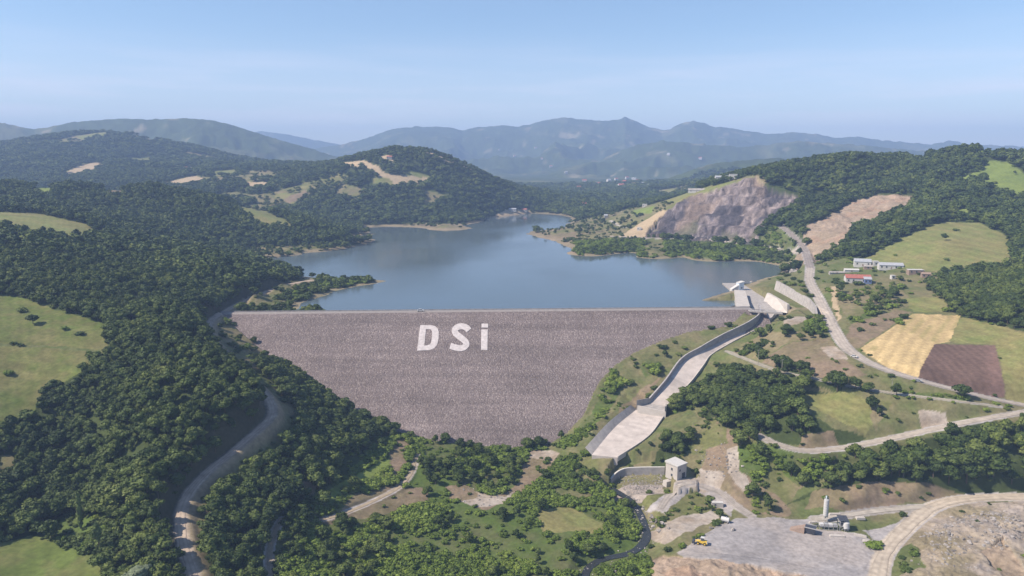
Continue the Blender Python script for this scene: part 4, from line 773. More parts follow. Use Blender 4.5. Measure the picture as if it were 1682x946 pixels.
# ------------------------------------------------------------------ spillway
sx, sy, sz = CLp[20]
spill = empty('spillway', (sx, sy, sz), 0, 'pale concrete spillway with long curved chute beside the dam', 'spillway')
def loc(pts): return [(p[0] - sx, p[1] - sy, p[2] - sz) for p in pts]
def strip(mb, A, B): 
    k = len(A); mb.add(loc(list(A) + list(B)), [(i, i + 1, k + i + 1, k + i) for i in range(k - 1)])
def wall_strip(mb, top_in, top_out, foot_in, foot_out):
    k = len(top_in); mb.add(loc(list(top_in) + list(top_out) + list(foot_in) + list(foot_out)),
        [f for i in range(k - 1) for f in ((i, i + 1, k + i + 1, k + i), (i, i + 1, 2 * k + i + 1, 2 * k + i), (k + i, k + i + 1, 3 * k + i + 1, 3 * k + i))] + [(0, k, 3 * k, 2 * k), (k - 1, 2 * k - 1, 4 * k - 1, 3 * k - 1)])
def offset(P, s):
    out = []
    for i, p in enumerate(P):
        d = P[min(i + 1, len(P) - 1)] - P[max(i - 1, 0)]; nn = np.array([-d[1], d[0], 0]) / (np.hypot(d[0], d[1]) + 1e-9); out.append(p + nn * s)
    return np.array(out)
# which side is outward for the left edge
sgn = 1 if ((offset(CLp, 1)[20] - CLp[20]) @ (CLp[20] - CRp[20])) > 0 else -1
mb = MB(); floor_n = 5
for k in range(floor_n):
    a = CLp + (CRp - CLp) * k / floor_n; b_ = CLp + (CRp - CLp) * (k + 1) / floor_n; strip(mb, a, b_)
o = mb.build('chute_floor', M['chute'], spill); rr_ = np.random.default_rng(3); set_tone(o, np.tile(np.repeat(rr_.uniform(.84, 1.08, NS // 3 + 1), 3)[:NS - 1], floor_n) * rr_.uniform(.94, 1.05, floor_n * (NS - 1)), 'FACE')
tt = np.linspace(0, 1, NS); hgt = np.interp(tt, [0, .14, .3, .45, .6, .8, 1], [8.6, 8.6, 6.2, 5.2, 3.9, 3.3, 3.3])
up = np.stack([0 * hgt, 0 * hgt, hgt], -1); dn = np.array([0, 0, 2.5])
out = offset(CLp, sgn * 1.0)
mb = MB(); wall_strip(mb, CLp + up, out + up, CLp - dn, out - dn); mb.build('training_wall', M['concrete_grey'], spill)
outR = offset(CRp, -sgn * 0.7); upR = np.array([0, 0, 1.0])
mb = MB(); wall_strip(mb, CRp + upR, outR + upR, CRp - dn, outR - dn); mb.build('training_wall', M['concrete_new'], spill)
# end posts, sill and apron
def pz_(u, v, z): return np.array(at_z(u, v, z))
e0, e1 = CLp[-1], CRp[-1]; wl = pz_(1047, 668, -43.5); wr = pz_(1093, 678, -44.5)
mb = MB(); mb.prism(loc([wl + (-.6, 0, 4.6), e0 + (-.8, 0, 4.0), e0 + (.2, .4, 4.0), wl + (.6, .3, 4.6)]), 7); mb.build('wing_wall', M['concrete'], spill)
mb = MB(); mb.prism(loc([wr + (-.5, 0, 4.4), e1 + (-.3, 0, 1.6), e1 + (.7, .4, 1.6), wr + (.6, .3, 4.4)]), 7); mb.build('wing_wall', M['concrete'], spill)
mb = MB(); mb.prism(loc([wl + (0, -.9, .9), wr + (0, -.9, .9), wr + (0, .9, .9), wl + (0, .9, .9)]), 5); mb.build('end_sill', M['concrete_new'], spill)
mb = MB(); mb.prism(loc([e0 + (0, 0, -.05), e1 + (0, 0, -.05), wr + (0, .5, .2), wl + (0, .5, .2)]), 3); mb.build('sill_floor', M['concrete'], spill)
mb = MB()
for k in range(4): strip(mb, ALp + (ARp - ALp) * k / 4, ALp + (ARp - ALp) * (k + 1) / 4)
mb.prism(loc([ALp[0], ARp[0], ARp[0] + (0, 3, -.05), ALp[0] + (0, 3, -.05)]), 3); 
mb.prism(loc([ALp[-1] + (0, -.4, -.05), ARp[-1] + (0, -.4, -.05), ARp[-1] + (.3, .6, -.05), ALp[-1] + (.3, .6, -.05)]), 5)
o = mb.build('apron_floor', M['chute'], spill); set_tone(o, np.random.default_rng(5).uniform(.9, 1.07, len(o.data.polygons)), 'FACE')
SLO = resample(catmull([at_z(*p) for p in [(1036, 665, -43.5), (1000, 693, -47.5), (961, 735, -54)]], 3), 24)
mb = MB(); strip(mb, SLO, ALp); mb.build('side_slope_slab', M['concrete'], spill)
mb = MB(); oR = offset(ARp, -sgn * .6); wall_strip(mb, ARp + (0, 0, .7), oR + (0, 0, .7), ARp - dn, oR - dn); mb.build('apron_kerb', M['concrete_new'], spill)
# head works
def facewall(name, top, bot, dx, m):
    """wall whose visible face has the given top and bottom lines, with real thickness"""
    T = [np.array(p, float) for p in top]; Bt = [np.array(p, float) for p in bot]; off = np.array(dx, float)
    mb = MB(); wall_strip(mb, T, [p + off for p in T], Bt, [p + off for p in Bt]); return mb.build(name, m, spill)
facewall('head_wall', [at_z(1260, 481, 3), at_z(1276, 490, 2.2), at_z(1293, 500, 1)], [at_z(1254, 495, -3.5), at_z(1266, 511, -7.5), (229.5, 596, -6)], (2.2, .6, 0), M['concrete_new'])
facewall('retaining_wall', [(245.6, 670, 9), (246.5, 634, 7.5), (246.8, 597, 6), (243, 575, 4), (236.5, 556, 1.2)], [(243.2, 668, -1), (244.4, 634, -3), (244.6, 592, -4.5), (241.5, 572, -5), (236, 554, -5)], (1.6, 0.4, 0), M['concrete'])
mb = MB(); mb.prism(loc([at_z(1206, 476, 2), at_z(1224, 477, 2), at_z(1232, 503, .4), at_z(1210, 504.5, .4)]), 9); mb.build('abutment_block', M['concrete_new'], spill)
mb = MB(); mb.prism(loc([(213, 730, -3.2), (232, 730, -3.2), (228, 628, -3.2), (204, 624, -3.2)]), 4); mb.build('approach_slab', M['concrete'], spill)
mb = MB(); mb.prism(loc([(204, 624.2, -3.25), (228, 628.2, -3.25), CRp[0] + (2, 0, 0), CLp[0] + (-1, 0, 0)]), 3); mb.build('weir_slope', M['concrete'], spill)
b0, b1 = np.array(at_z(1231, 509.5, .5)), np.array(at_z(1284, 513.5, .5)); 
mb = MB(); mb.prism(loc([b0 + (0, -2.5, 0), b1 + (0, -2.5, 0), b1 + (0, 2.5, 0), b0 + (0, 2.5, 0)]), 1.0); br = mb.build('road_bridge', M['concrete'], spill)
for s in (-2.4, 2.4):
    mb = MB(); mb.prism(loc([b0 + (0, s - .1, 1.0), b1 + (0, s - .1, 1.0), b1 + (0, s + .1, 1.0), b0 + (0, s + .1, 1.0)]), .25)
    for k in range(9): p = b0 + (b1 - b0) * k / 8 + (0, s, .5); mb.box(loc([p])[0], (.15, .12, 1.0))
    mb.build('railing', M['steel'], br)

# ------------------------------------------------------------------ buildings
def house(name, u, v, w, d, h, rh, rz, wallm, roofm, label, kind='gable', nwin=3, group=None, cat_='house', over=.4, sink=1.5, pos=None, door=True, detail=True):
    x, y, z = pos or hit(u, v)
    t = empty(name, (x, y, z), rz, label, cat_, group)
    mb = MB(); mb.box((0, 0, (h - sink) / 2), (w, d, h + sink))
    if kind == 'gable': mb.add([(-w / 2, -d / 2, h), (-w / 2, d / 2, h), (-w / 2, 0, h + rh), (w / 2, -d / 2, h), (w / 2, d / 2, h), (w / 2, 0, h + rh)], [(0, 1, 2), (3, 5, 4)])
    mb.build('wall', wallm, t)
    mb = MB(); ww, dd = w / 2 + over, d / 2 + over; k = rh * over / (d / 2)
    if kind == 'gable':
        mb.prism([(-ww, -dd, h - k + .2), (ww, -dd, h - k + .2), (ww, 0, h + rh + .2), (-ww, 0, h + rh + .2)], .18); mb.prism([(-ww, 0.01, h + rh + .2), (ww, 0.01, h + rh + .2), (ww, dd, h - k + .2), (-ww, dd, h - k + .2)], .18)
    elif kind == 'flat': mb.box((0, 0, h + .15), (w + over, d + over, .3))
    else: mb.prism([(-ww, -dd, h + .1), (ww, -dd, h + .1), (ww, dd, h + rh + .1), (-ww, dd, h + rh + .1)], .2)
    if kind == 'shed': pass
    mb.build('roof', roofm, t)
    if detail:
        for i in range(nwin):
            cx = -w / 2 + w * (i + .5) / nwin
            if door and i == nwin // 2: MB().box((cx, -d / 2 - .03, 1.05), (1.1, .12, 2.1)).build('door', M['brick'], t)
            else:
                f = MB().box((cx, -d / 2 - .03, h * .55), (1.3, .12, 1.4)).build('window', M['glass'], t)
                MB().box((cx, -d / 2 - .06, h * .55 - .78), (1.6, .25, .12)).build('sill', M['concrete'], f)
    return t
# valve house by the stream
x, y, z = at_z(1110, 782, -61.5)
t = empty('valve_house', (x, y, -61.5), math.radians(38), 'small pale concrete valve house below the spillway chute', 'valve house')
MB().box((0, 0, 3.6), (8.2, 8.6, 9.2)).build('wall', M['concrete_new'], t)
mb = MB(); mb.box((0, 0, 8.45), (9.0, 9.4, .5)); mb.prism([(-4.5, -4.7, 8.75), (4.5, -4.7, 8.75), (4.5, 4.7, 9.3), (-4.5, 4.7, 9.3)], .1, [(-4.5, -4.7, 8.7), (4.5, -4.7, 8.7), (4.5, 4.7, 8.7), (-4.5, 4.7, 8.7)]); mb.build('roof', M['white'], t)
for zc in (2.0, 5.6): 
    f = MB().box((-4.12, -.3, zc), (.12, 1.2, 1.4)).build('window', M['glass'], t); MB().box((-4.16, -.3, zc - .8), (.25, 1.5, .14)).build('sill', M['concrete'], f)
f = MB().box((1.5, -4.32, 1.7), (2.6, .12, 3.4)).build('door', M['darksteel'], t); MB().box((.5, -4.4, 1.6), (.08, .1, .3)).build('handle', M['steel'], f)
MB().box((-1.8, -4.32, 5.4), (1.3, .12, 1.3)).build('window', M['glass'], t)
# quay wall
line = QUAY
bx = line[10]
t = empty('quay_wall', tuple(bx), 0, 'curved concrete retaining wall left of the valve house', 'retaining wall')
outl = offset(line, 1.0) if offset(line, 1.0)[12][1] > line[12][1] else offset(line, -1.0)
mb = MB(); k = len(line); vs = [tuple(p - bx) for p in line] + [tuple(p - bx) for p in outl] + [(p[0] - bx[0], p[1] - bx[1], p[2] - bx[2] - 5) for p in line] + [(p[0] - bx[0], p[1] - bx[1], p[2] - bx[2] - 5) for p in outl]
mb.add(vs, [f for i in range(k - 1) for f in ((i, i + 1, 2 * k + i + 1, 2 * k + i), (k + i, k + i + 1, 3 * k + i + 1, 3 * k + i))] + [(0, k, 3 * k, 2 * k), (k - 1, 2 * k - 1, 4 * k - 1, 3 * k - 1)]); mb.build('wall', M['concrete_grey'], t)
mb = MB(); vs = []
for q, w_ in ((line, -.15), (outl, .15)): vs += [tuple(p - bx + (0, 0, .35)) for p in q]
mb.add(vs + [(a, b_, c - .33) for a, b_, c in vs], [f for i in range(k - 1) for f in ((i, i + 1, k + i + 1, k + i), (i, i + 1, 2 * k + i + 1, 2 * k + i), (k + i, k + i + 1, 3 * k + i + 1, 3 * k + i))]); mb.build('coping', M['white'], t)
sel = np.nonzero((fx > line[:, 0].min() - 1) & (fx < line[:, 0].max()) & (fy > line[:, 1].min() - 25) & (fy < line[:, 1].max()))[0]
o = MB(); x, y, z = hit(1097, 797); o.box((0, 0, 1.0), (5.2, 3.6, 4), 0, .9); o = o.build('outlet_block', M['concrete_new']); o.location = (x, y, z); o.rotation_euler = (0, 0, .5); tag(o, 'pale concrete outlet block in front of the valve house', 'concrete block')

# gate house by the water
x, y = 218.5, 690
t = empty('gate_house', (x, y, -3.2), .25, 'pale blue gate house at the lake end of the spillway', 'gate house')
mb = MB(); mb.prism([(-2.4, -2.6, 7.0), (2.6, -2.6, 8.2), (2.6, 2.6, 8.2), (-2.4, 2.6, 7.0)], 0, [(-2.4, -2.6, -1), (2.6, -2.6, -1), (2.6, 2.6, -1), (-2.4, 2.6, -1)]); mb.build('wall', M['paleblue'], t)
mb = MB(); mb.prism([(-2.8, -3, 7.15), (3, -3, 8.5), (3, 3, 8.5), (-2.8, 3, 7.15)], .2); mb.build('roof', M['white'], t)
MB().box((.4, -2.63, 2.4), (1.4, .12, 1.2)).build('window', M['glass'], t); MB().box((2.63, 0, 3.5), (.1, 4.6, 7)).build('side_panel', M['blue'], t)
mb = MB(); mb.prism([(-9.5, -2.2, 1.4), (-2.5, -2.2, 5.2), (-2.5, 2.2, 5.2), (-9.5, 2.2, 1.4)], 0, [(-9.5, -2.2, -1), (-2.5, -2.2, -1), (-2.5, 2.2, -1), (-9.5, 2.2, -1)]); mb.build('ramp', M['white'], t)

# village
house('farmhouse', 1408, 464, 21, 9, 4.6, 2.6, math.radians(-12), M['white'], M['redroof'], 'long white farmhouse with red roof in the hamlet', nwin=5)
x, y, z = hit(1423, 466); house('farm_annex', 1424, 467, 6, 8, 4.2, 1.6, math.radians(-12), M['blue'], M['greyroof'], 'blue annex at the right end of the red-roofed farmhouse', nwin=2, door=False, cat_='annex', pos=(x + 1.5, y + 2.5, z))
house('barn', 1416, 436, 15, 11, 4.4, 2.2, math.radians(-20), M['white'], M['greyroof'], 'grey-roofed barn at the edge of the wood, topmost in the hamlet', nwin=3, cat_='barn')
house('shed', 1437.5, 436, 5, 5, 4, .8, math.radians(-10), M['white'], M['white'], 'small white cube shed beside the grey-roofed barn', kind='flat', nwin=1, door=False, cat_='shed')
house('barn', 1462, 441, 21, 9, 3.6, 2.0, math.radians(-14), M['white'], M['greyroof'], 'long low barn with pale grey roof below the olive meadow', nwin=5, cat_='barn')
house('shelter', 1503, 449, 13, 6, 3.4, .6, math.radians(-6), M['brick'], M['white'], 'dark open shelter with white flat roof right of the long barn', kind='flat', nwin=3, cat_='shelter', door=False)
house('shed', 1466, 458, 3.4, 3.4, 3, .5, 0, M['white'], M['white'], 'tiny white shed among trees right of the farmhouse', kind='flat', nwin=1, door=False, cat_='shed')
house('shed', 1425, 442, 7, 4, 2.8, 1.0, math.radians(-14), M['brick'], M['concrete'], 'low shed with beige roof below the grey-roofed barn', nwin=1, door=False, cat_='shed')
house('greenhouse', 1398, 446.5, 13, 4, 2.0, 1.0, math.radians(-8), M['white'], M['white'], 'low white polytunnel left of the barns', nwin=1, door=True, cat_='polytunnel')
house('greenhouse', 1374, 449.5, 14, 3.5, 1.4, .8, math.radians(-4), M['concrete'], M['concrete'], 'low grey polytunnel nearest the valley road', nwin=1, door=True, cat_='polytunnel')
house('ruined_shed', 1520, 455, 7, 5, 3, 1.2, math.radians(-15), M['brick'], M['brick'], 'small brown shed by the wood, rightmost in the hamlet', nwin=2, door=False, cat_='shed')
# buildings above the quarry and far houses
FH = [(1188, 297, 26, 10, 6, 'white', 'greyroof', 'long white building on the brow left of the quarry wood'), (1204, 294.5, 12, 9, 8, 'white', 'white', 'tall white block at the right end of the brow buildings'), (1173, 299, 10, 6, 5, 'concrete', 'concrete', 'low beige building left end of the brow buildings'),
      (1144, 315.5, 26, 4, 3.5, 'white', 'concrete', 'low white shed row on the slope left of the quarry'), (1131, 316, 5, 5, 5, 'white', 'redroof', 'small white cottage left of the low shed row'),
      (1049, 339, 8, 7, 5, 'white', 'greyroof', 'left of two white cottages on the green field past the lake'), (1059, 339.5, 9, 7, 5, 'white', 'white', 'right of two white cottages on the green field past the lake'), (995, 359, 6, 6, 6, 'concrete', 'greyroof', 'beige hut at the top of the peninsula track'),
      (1050, 378, 6, 5, 4, 'white', 'white', 'white hut on tan soil above the lake track'), (842, 347, 16, 8, 5, 'white', 'greyroof', 'white house on the tan shore under the central hill'), (861, 347.5, 13, 8, 5, 'concrete', 'redroof', 'beige house with red roof on the far shore'), (962, 338, 14, 9, 6, 'white', 'redroof', 'white house with red roof at the far end of the lake'),
      (640, 261, 12, 8, 5, 'concrete', 'redroof', 'red-roofed farmhouse near the top of the central hill'), (717, 247, 14, 9, 5, 'white', 'greyroof', 'white farmhouse on the crest of the central hill'), (8, 293, 22, 12, 7, 'white', 'greyroof', 'leftmost white house on the far left brow'), (24, 293.5, 14, 10, 6, 'white', 'white', 'second white house from the left on the far brow'),
      (308, 279, 12, 9, 6, 'white', 'redroof', 'white house alone under the dark left mountain'), (433, 274, 12, 9, 6, 'white', 'redroof', 'white house right of the tan fields on the left hills'), (196, 305, 12, 8, 5, 'concrete', 'redroof', 'red-roofed house beside the reddish field on the left wood')]
for (u, v, w, d, h, wm_, rm_, lab) in FH:
    house('distant_house', u, v, w, d, h, 2.2, random.uniform(-.3, .3), M[wm_], M[rm_], lab, nwin=3 if w > 9 else 2, group='houses on the hills round the lake', kind='gable' if rm_ != 'white' else 'flat')
FV = [(1000, 299), (1012, 296), (1026, 301), (1036, 303), (1043, 307), (1048, 300), (1055, 305), (985, 304), (972, 308), (1062, 309), (960, 300), (1030, 294), (1041, 297), (952, 312), (1020, 309), (820, 247), (890, 262), (1150, 262), (1098, 255), (880, 244), (845, 258), (930, 285), (905, 275)]
proto_h = None
for i, (u, v) in enumerate(FV):
    p = hit(u, v); lab = 'pale house in the hazy far valley'
    sz_ = random.uniform(1.3, 2.0)
    t = house('valley_house', u, v, 11 * sz_, 9 * sz_, 6 * sz_, 2.5 * sz_, random.uniform(-.5, .5), M['white'], M['redroof'] if i % 3 else M['greyroof'], lab, detail=False, group='houses in the hazy far valley', pos=p)

# ------------------------------------------------------------------ batching plant
x, y, z = at_z(1355, 856, -66)
t = empty('cement_silo', (x, y, -66), 0, 'tall white cement silo with ring bands on steel legs', 'silo')
mb = MB(); mb.tube((0, 0, 4.2), (0, 0, 15.0), 1.5, k=20); mb.tube((0, 0, 2.2), (0, 0, 4.2), .35, 1.5, k=20); mb.tube((0, 0, 15), (0, 0, 15.5), 1.5, .7, k=20); mb.build('barrel', M['whitepaint'], t, smooth=False)
for i in range(6): MB().tube((0, 0, 5.2 + i * 1.7), (0, 0, 5.34 + i * 1.7), 1.56, k=20).build('band', M['steel'], t)
for a in range(4): ca_, sa_ = math.cos(a * math.pi / 2 + .78), math.sin(a * math.pi / 2 + .78); MB().tube((ca_ * 1.4, sa_ * 1.4, -.3), (ca_ * 1.4, sa_ * 1.4, 5.0), .14, k=6).build('leg', M['whitepaint'], t)
mb = MB()
for i in range(12): a0_, a1_ = i * math.pi / 6, (i + 1) * math.pi / 6; mb.tube((1.6 * math.cos(a0_), 1.6 * math.sin(a0_), 16.2), (1.6 * math.cos(a1_), 1.6 * math.sin(a1_), 16.2), .05, k=4); mb.tube((1.6 * math.cos(a0_), 1.6 * math.sin(a0_), 15), (1.6 * math.cos(a0_), 1.6 * math.sin(a0_), 16.2), .05, k=4)
mb.build('top_railing', M['steel'], t)
t.scale = (.8, .8, .8)
MB().tube((-.2, 0, 15.3), (-.2, 0, 17.6), .45, k=10).build('dust_filter', M['paleblue'], t)
mb = MB(); mb.box((1.75, -.25, 9), (.06, .06, 13)); mb.box((1.75, .25, 9), (.06, .06, 13))
for i in range(30): mb.box((1.75, 0, 2.8 + i * .43), (.05, .5, .05))
mb.build('ladder', M['steel'], t)
x, y, z = at_z(1372, 870, -66)
t = empty('batching_plant', (x, y, -66), math.radians(-6), 'steel concrete batching plant with bins and conveyor below the silo', 'batching plant'); t.scale = (.82, .82, .82)
for i in range(4):
    cx = -8.5 + i * 2.7
    mb = MB(); mb.box((cx, 0, 3.2), (2.4, 2.6, 1.4)); mb.prism([(cx - 1.2, -1.3, 2.5), (cx + 1.2, -1.3, 2.5), (cx + 1.2, 1.3, 2.5), (cx - 1.2, 1.3, 2.5)], 0, [(cx - .4, -.4, 1.4), (cx + .4, -.4, 1.4), (cx + .4, .4, 1.4), (cx - .4, .4, 1.4)]); mb.build('aggregate_bin', M['steel'] if i % 2 else M['whitepaint'], t)
mb = MB()
for cx in (-9.8, -7.1, -4.4, -1.7, 1.0):
    for s in (-1.3, 1.3): mb.box((cx, s, 1.3), (.2, .2, 3.0))
for s in (-1.3, 1.3): mb.box((-4.4, s, 2.6), (11, .18, .25)); mb.box((-4.4, s, .5), (11, .14, .18))
mb.build('bin_frame', M['steel'], t)
mb = MB()
for s in (-.6, .6): mb.tube((-12.5, s + 2.6, .6), (3.5, s + 2.6, 5.8), .12, k=5)
for i in range(14): q = i / 13; mb.tube((-12.5 + 16 * q, 2.0, .6 + 5.2 * q), (-12.5 + 16 * q, 3.2, .6 + 5.2 * q), .07, k=4)
for q in (.3, .6, .9): mb.tube((-12.5 + 16 * q, 2.6, -.2), (-12.5 + 16 * q, 2.6, .6 + 5.2 * q), .1, k=5)
mb.build('conveyor', M['darksteel'], t)
mb = MB(); mb.prism([(-12.5, 2.1, .75), (-12.5, 3.1, .75), (3.5, 3.1, 5.95), (3.5, 2.1, 5.95)], .06); mb.build('conveyor_belt', M['rubber'], t)
mb = MB()
for px_ in (2, 6.5):
    for py_ in (-1.8, 3.2): mb.box((px_, py_, 3), (.25, .25, 6.4))
for zc in (3.2, 6.0): mb.box((4.25, .7, zc), (4.9, 5.4, .2))
mb.tube((2, -1.8, .4), (6.5, -1.8, 3), .1, k=4); mb.tube((6.5, -1.8, .4), (2, -1.8, 3), .1, k=4); mb.build('mixer_tower', M['steel'], t)
mb = MB(); mb.box((4.25, .7, 4.6), (3.2, 3.2, 2.4), 0, .8); mb.build('mixer', M['darksteel'], t)
mb = MB(); mb.prism([(1.4, -2.4, 7.2), (7.1, -2.4, 7.2), (7.1, 3.8, 8.0), (1.4, 3.8, 8.0)], .15); mb.build('roof', M['darksteel'], t)
x, y, z = at_z(1389, 872, -66)
t = empty('water_tank', (x, y, -66), .1, 'white cylindrical tank on a stand right of the batching plant', 'tank'); t.scale = (.85, .85, .85)
MB().tube((0, 0, 2.2), (0, 0, 5.6), 1.9, k=18).build('barrel', M['whitepaint'], t); MB().tube((0, 0, 5.6), (0, 0, 6.5), 1.9, .5, k=18).build('lid', M['whitepaint'], t)
mb = MB()
for a in range(4): mb.tube((1.5 * math.cos(a * 1.57 + .7), 1.5 * math.sin(a * 1.57 + .7), -.3), (1.5 * math.cos(a * 1.57 + .7), 1.5 * math.sin(a * 1.57 + .7), 2.4), .14, k=6)
mb.box((0, 0, 2.1), (3.4, 3.4, .2)); mb.build('stand', M['steel'], t)
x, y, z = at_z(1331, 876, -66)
t = empty('shadow_hopper', (x, y, -66), math.radians(-30), 'earth ramp with a dark hopper shape standing in for its shadow at the edge of the yard', 'hopper')
mb = MB(); mb.prism([(-2.6, -2, 3.6), (2.6, -2, 3.6), (2.6, 2, 3.6), (-2.6, 2, 3.6)], 0, [(-1.4, -1.2, -.3), (1.8, -1.2, -.3), (1.8, 1.2, -.3), (-1.4, 1.2, -.3)]); mb.build('shadow_body', M['darksteel'], t)  # dark body added where only the shadow of the ramp lies
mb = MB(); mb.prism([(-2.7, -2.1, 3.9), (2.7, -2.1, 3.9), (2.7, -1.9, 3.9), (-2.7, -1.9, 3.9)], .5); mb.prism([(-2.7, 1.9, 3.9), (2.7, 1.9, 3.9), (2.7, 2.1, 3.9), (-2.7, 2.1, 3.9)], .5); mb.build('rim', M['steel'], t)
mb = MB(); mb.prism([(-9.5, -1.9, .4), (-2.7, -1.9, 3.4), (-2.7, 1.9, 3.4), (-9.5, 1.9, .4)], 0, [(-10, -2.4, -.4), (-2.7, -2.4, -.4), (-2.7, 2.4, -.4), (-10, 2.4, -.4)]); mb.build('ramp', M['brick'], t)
for i, (u, v, l, w, h, rz, lab) in enumerate([(1375, 881.5, 7.5, 1.6, .9, -.08, 'long white concrete slab lying in front of the batching plant'), (1413, 881, 6, 1.4, .9, -.5, 'tilted white slab lying right of the tank'), (1426, 890, 5, 2.0, .8, -.3, 'pale slab by the yard shrub, nearest the haul road'),
        (1413, 852.5, 4.6, 2.0, 1.2, 0, 'white slab on the dry grass right of the tank'), (1335, 859, 4.0, 1.2, .9, .05, 'white slab left of the silo foot'), (1371, 845.5, 6, 1.4, .9, 0, 'long white slab right behind the silo foot')]):
    x, y, z = hit(u, v); o = MB(); o.box((0, 0, 0), (l, w, h), 0, .93); o.box((l * .28, 0, h / 2 + .1), (.4, .3, .24)); o.box((-l * .28, 0, h / 2 + .1), (.4, .3, .24)); o = o.build('concrete_slab', M['concrete_new']); o.location = (x, y, z + h * .35); o.rotation_euler = (0, 0, rz); tag(o, lab, 'concrete slab', 'concrete slabs round the batching plant')
x, y, z = hit(1178, 832); t = empty('site_container', (x, y, z), -.12, 'cream site container on the bank above the gravel yard', 'container')
MB().box((0, 0, 1.3), (6.0, 2.4, 2.6)).build('body', M['concrete_new'], t); MB().box((0, 0, 2.66), (6.1, 2.5, .12)).build('roof', M['white'], t); MB().box((3.03, 0, 1.25), (.1, 2.1, 2.2)).build('door', M['concrete'], t); MB().box((-1.2, -1.23, 1.5), (.9, .1, .8)).build('window', M['glass'], t)
x, y, z = hit(1191, 858); t = empty('storage_tank', (x, y, z), -.5, 'white horizontal tank at the top left of the gravel yard', 'tank')
MB().tube((-2, 0, 1.7), (2, 0, 1.7), 1.25, k=16).build('barrel', M['whitepaint'], t)
for s in (-1.3, 1.3): MB().box((s, 0, .4), (.4, 2.2, 1.0)).build('cradle', M['concrete'], t)
MB().tube((.6, 0, 2.9), (.6, 0, 3.25), .35, k=10).build('hatch', M['steel'], t)

# wheel loader
x, y, z = hit(1152, 894); t = empty('wheel_loader', (x, y, z), math.radians(-22), 'yellow wheel loader with white cab roof on the gravel yard', 'loader')
mb = MB(); mb.box((1.5, 0, 1.55), (2.6, 1.9, 1.3), 0, .88); mb.box((-.9, 0, 1.3), (2.4, 1.3, .8)); mb.build('body', M['yellow'], t)
c_ = MB().box((.5, 0, 2.9), (1.5, 1.5, 1.5), 0, .9).build('cab', M['glass'], t); MB().box((.5, 0, 3.72), (1.75, 1.75, .18)).build('roof', M['whitepaint'], c_)
MB().box((2.7, 0, 1.5), (.4, 1.8, 1.1)).build('counterweight', M['whitepaint'], t)
for s in (-.55, .55): mb = MB(); mb.tube((-.6, s, 1.9), (-2.5, s, 1.6), .16, k=6); mb.tube((-2.5, s, 1.6), (-3.3, s, .9), .16, k=6); mb.build('lift_arm', M['yellow'], t)
mb = MB(); mb.prism([(-4.4, -1.3, 1.5), (-3.3, -1.3, 1.7), (-3.3, 1.3, 1.7), (-4.4, 1.3, 1.5)], 0, [(-4.3, -1.3, .25), (-3.2, -1.3, .35), (-3.2, 1.3, .35), (-4.3, 1.3, .25)]); mb.build('bucket', M['darksteel'], t)
for px_ in (-1.5, 1.7):
    for s in (-1, 1):
        w_ = MB().tube((px_, s * .75, .75), (px_, s * 1.25, .75), .75, k=16).build('wheel', M['rubber'], t); MB().tube((px_, s * 1.24, .75), (px_, s * 1.29, .75), .38, k=12).build('rim', M['yellow'], w_)
# cars
def car(u, v, rz, paint, label, pos=None, scale=1.0):
    x, y, z = pos or hit(u, v); t = empty('parked_car' if 'parked' in label else 'car', (x, y, z + .1), rz, label, 'car')
    mb = MB(); mb.box((0, 0, .62), (4.3, 1.75, .62), 0, .96); mb.box((1.5, 0, .9), (1.3, 1.6, .14), 0, .9); mb.build('body', paint, t)
    c_ = MB().box((-.25, 0, 1.18), (2.5, 1.6, .58), 0, .78).build('window', M['glass'], t); MB().box((-.25, 0, 1.47), (1.9, 1.22, .06)).build('roof', paint, t)
    for px_ in (-1.35, 1.35):
        for s in (-.8, .8): w_ = MB().tube((px_, s - .1, .33), (px_, s + .1, .33), .33, k=14).build('wheel', M['rubber'], t)
    for s in (-.6, .6): MB().box((2.13, s, .7), (.06, .32, .16)).build('headlight', M['white'], t)
    t.scale = (scale,) * 3
    return t
x, y, _ = at_z(691, 511, 0); car(0, 0, 0.05, M['whitepaint'], 'white car on the dam crest above the letter D', pos=(x, yc(x) + 4, 0.0), scale=1.25)
car(1403, 587, math.radians(-42), M['whitepaint'], 'white car on the valley road beside the wheat field')
car(1508, 627, math.radians(-18), M['steel'], 'grey car on the valley road below the ploughed field')
# poles
for (u, v, h, lab) in ((1245, 599, 10.5, 'slim utility pole by the field track near the spillway'), (1464, 648, 10, 'slim utility pole by the field track below the tree row'), (1284, 611, 8.5, 'shorter utility pole at the track bend among trees')):
    x, y, z = hit(u, v); t = empty('utility_pole', (x, y, z), .3, lab, 'utility pole', 'utility poles along the field track')
    MB().tube((0, 0, -.5), (0, 0, h), .17, .11, k=8).build('post', M['wood'], t); mb = MB(); mb.box((0, 0, h - .5), (2.0, .12, .14)); mb.build('crossarm', M['wood'], t)
    for s in (-.8, 0, .8): MB().tube((s, 0, h - .45), (s, 0, h - .1 + (.25 if s == 0 else 0)), .06, k=6).build('insulator', M['white'], t)

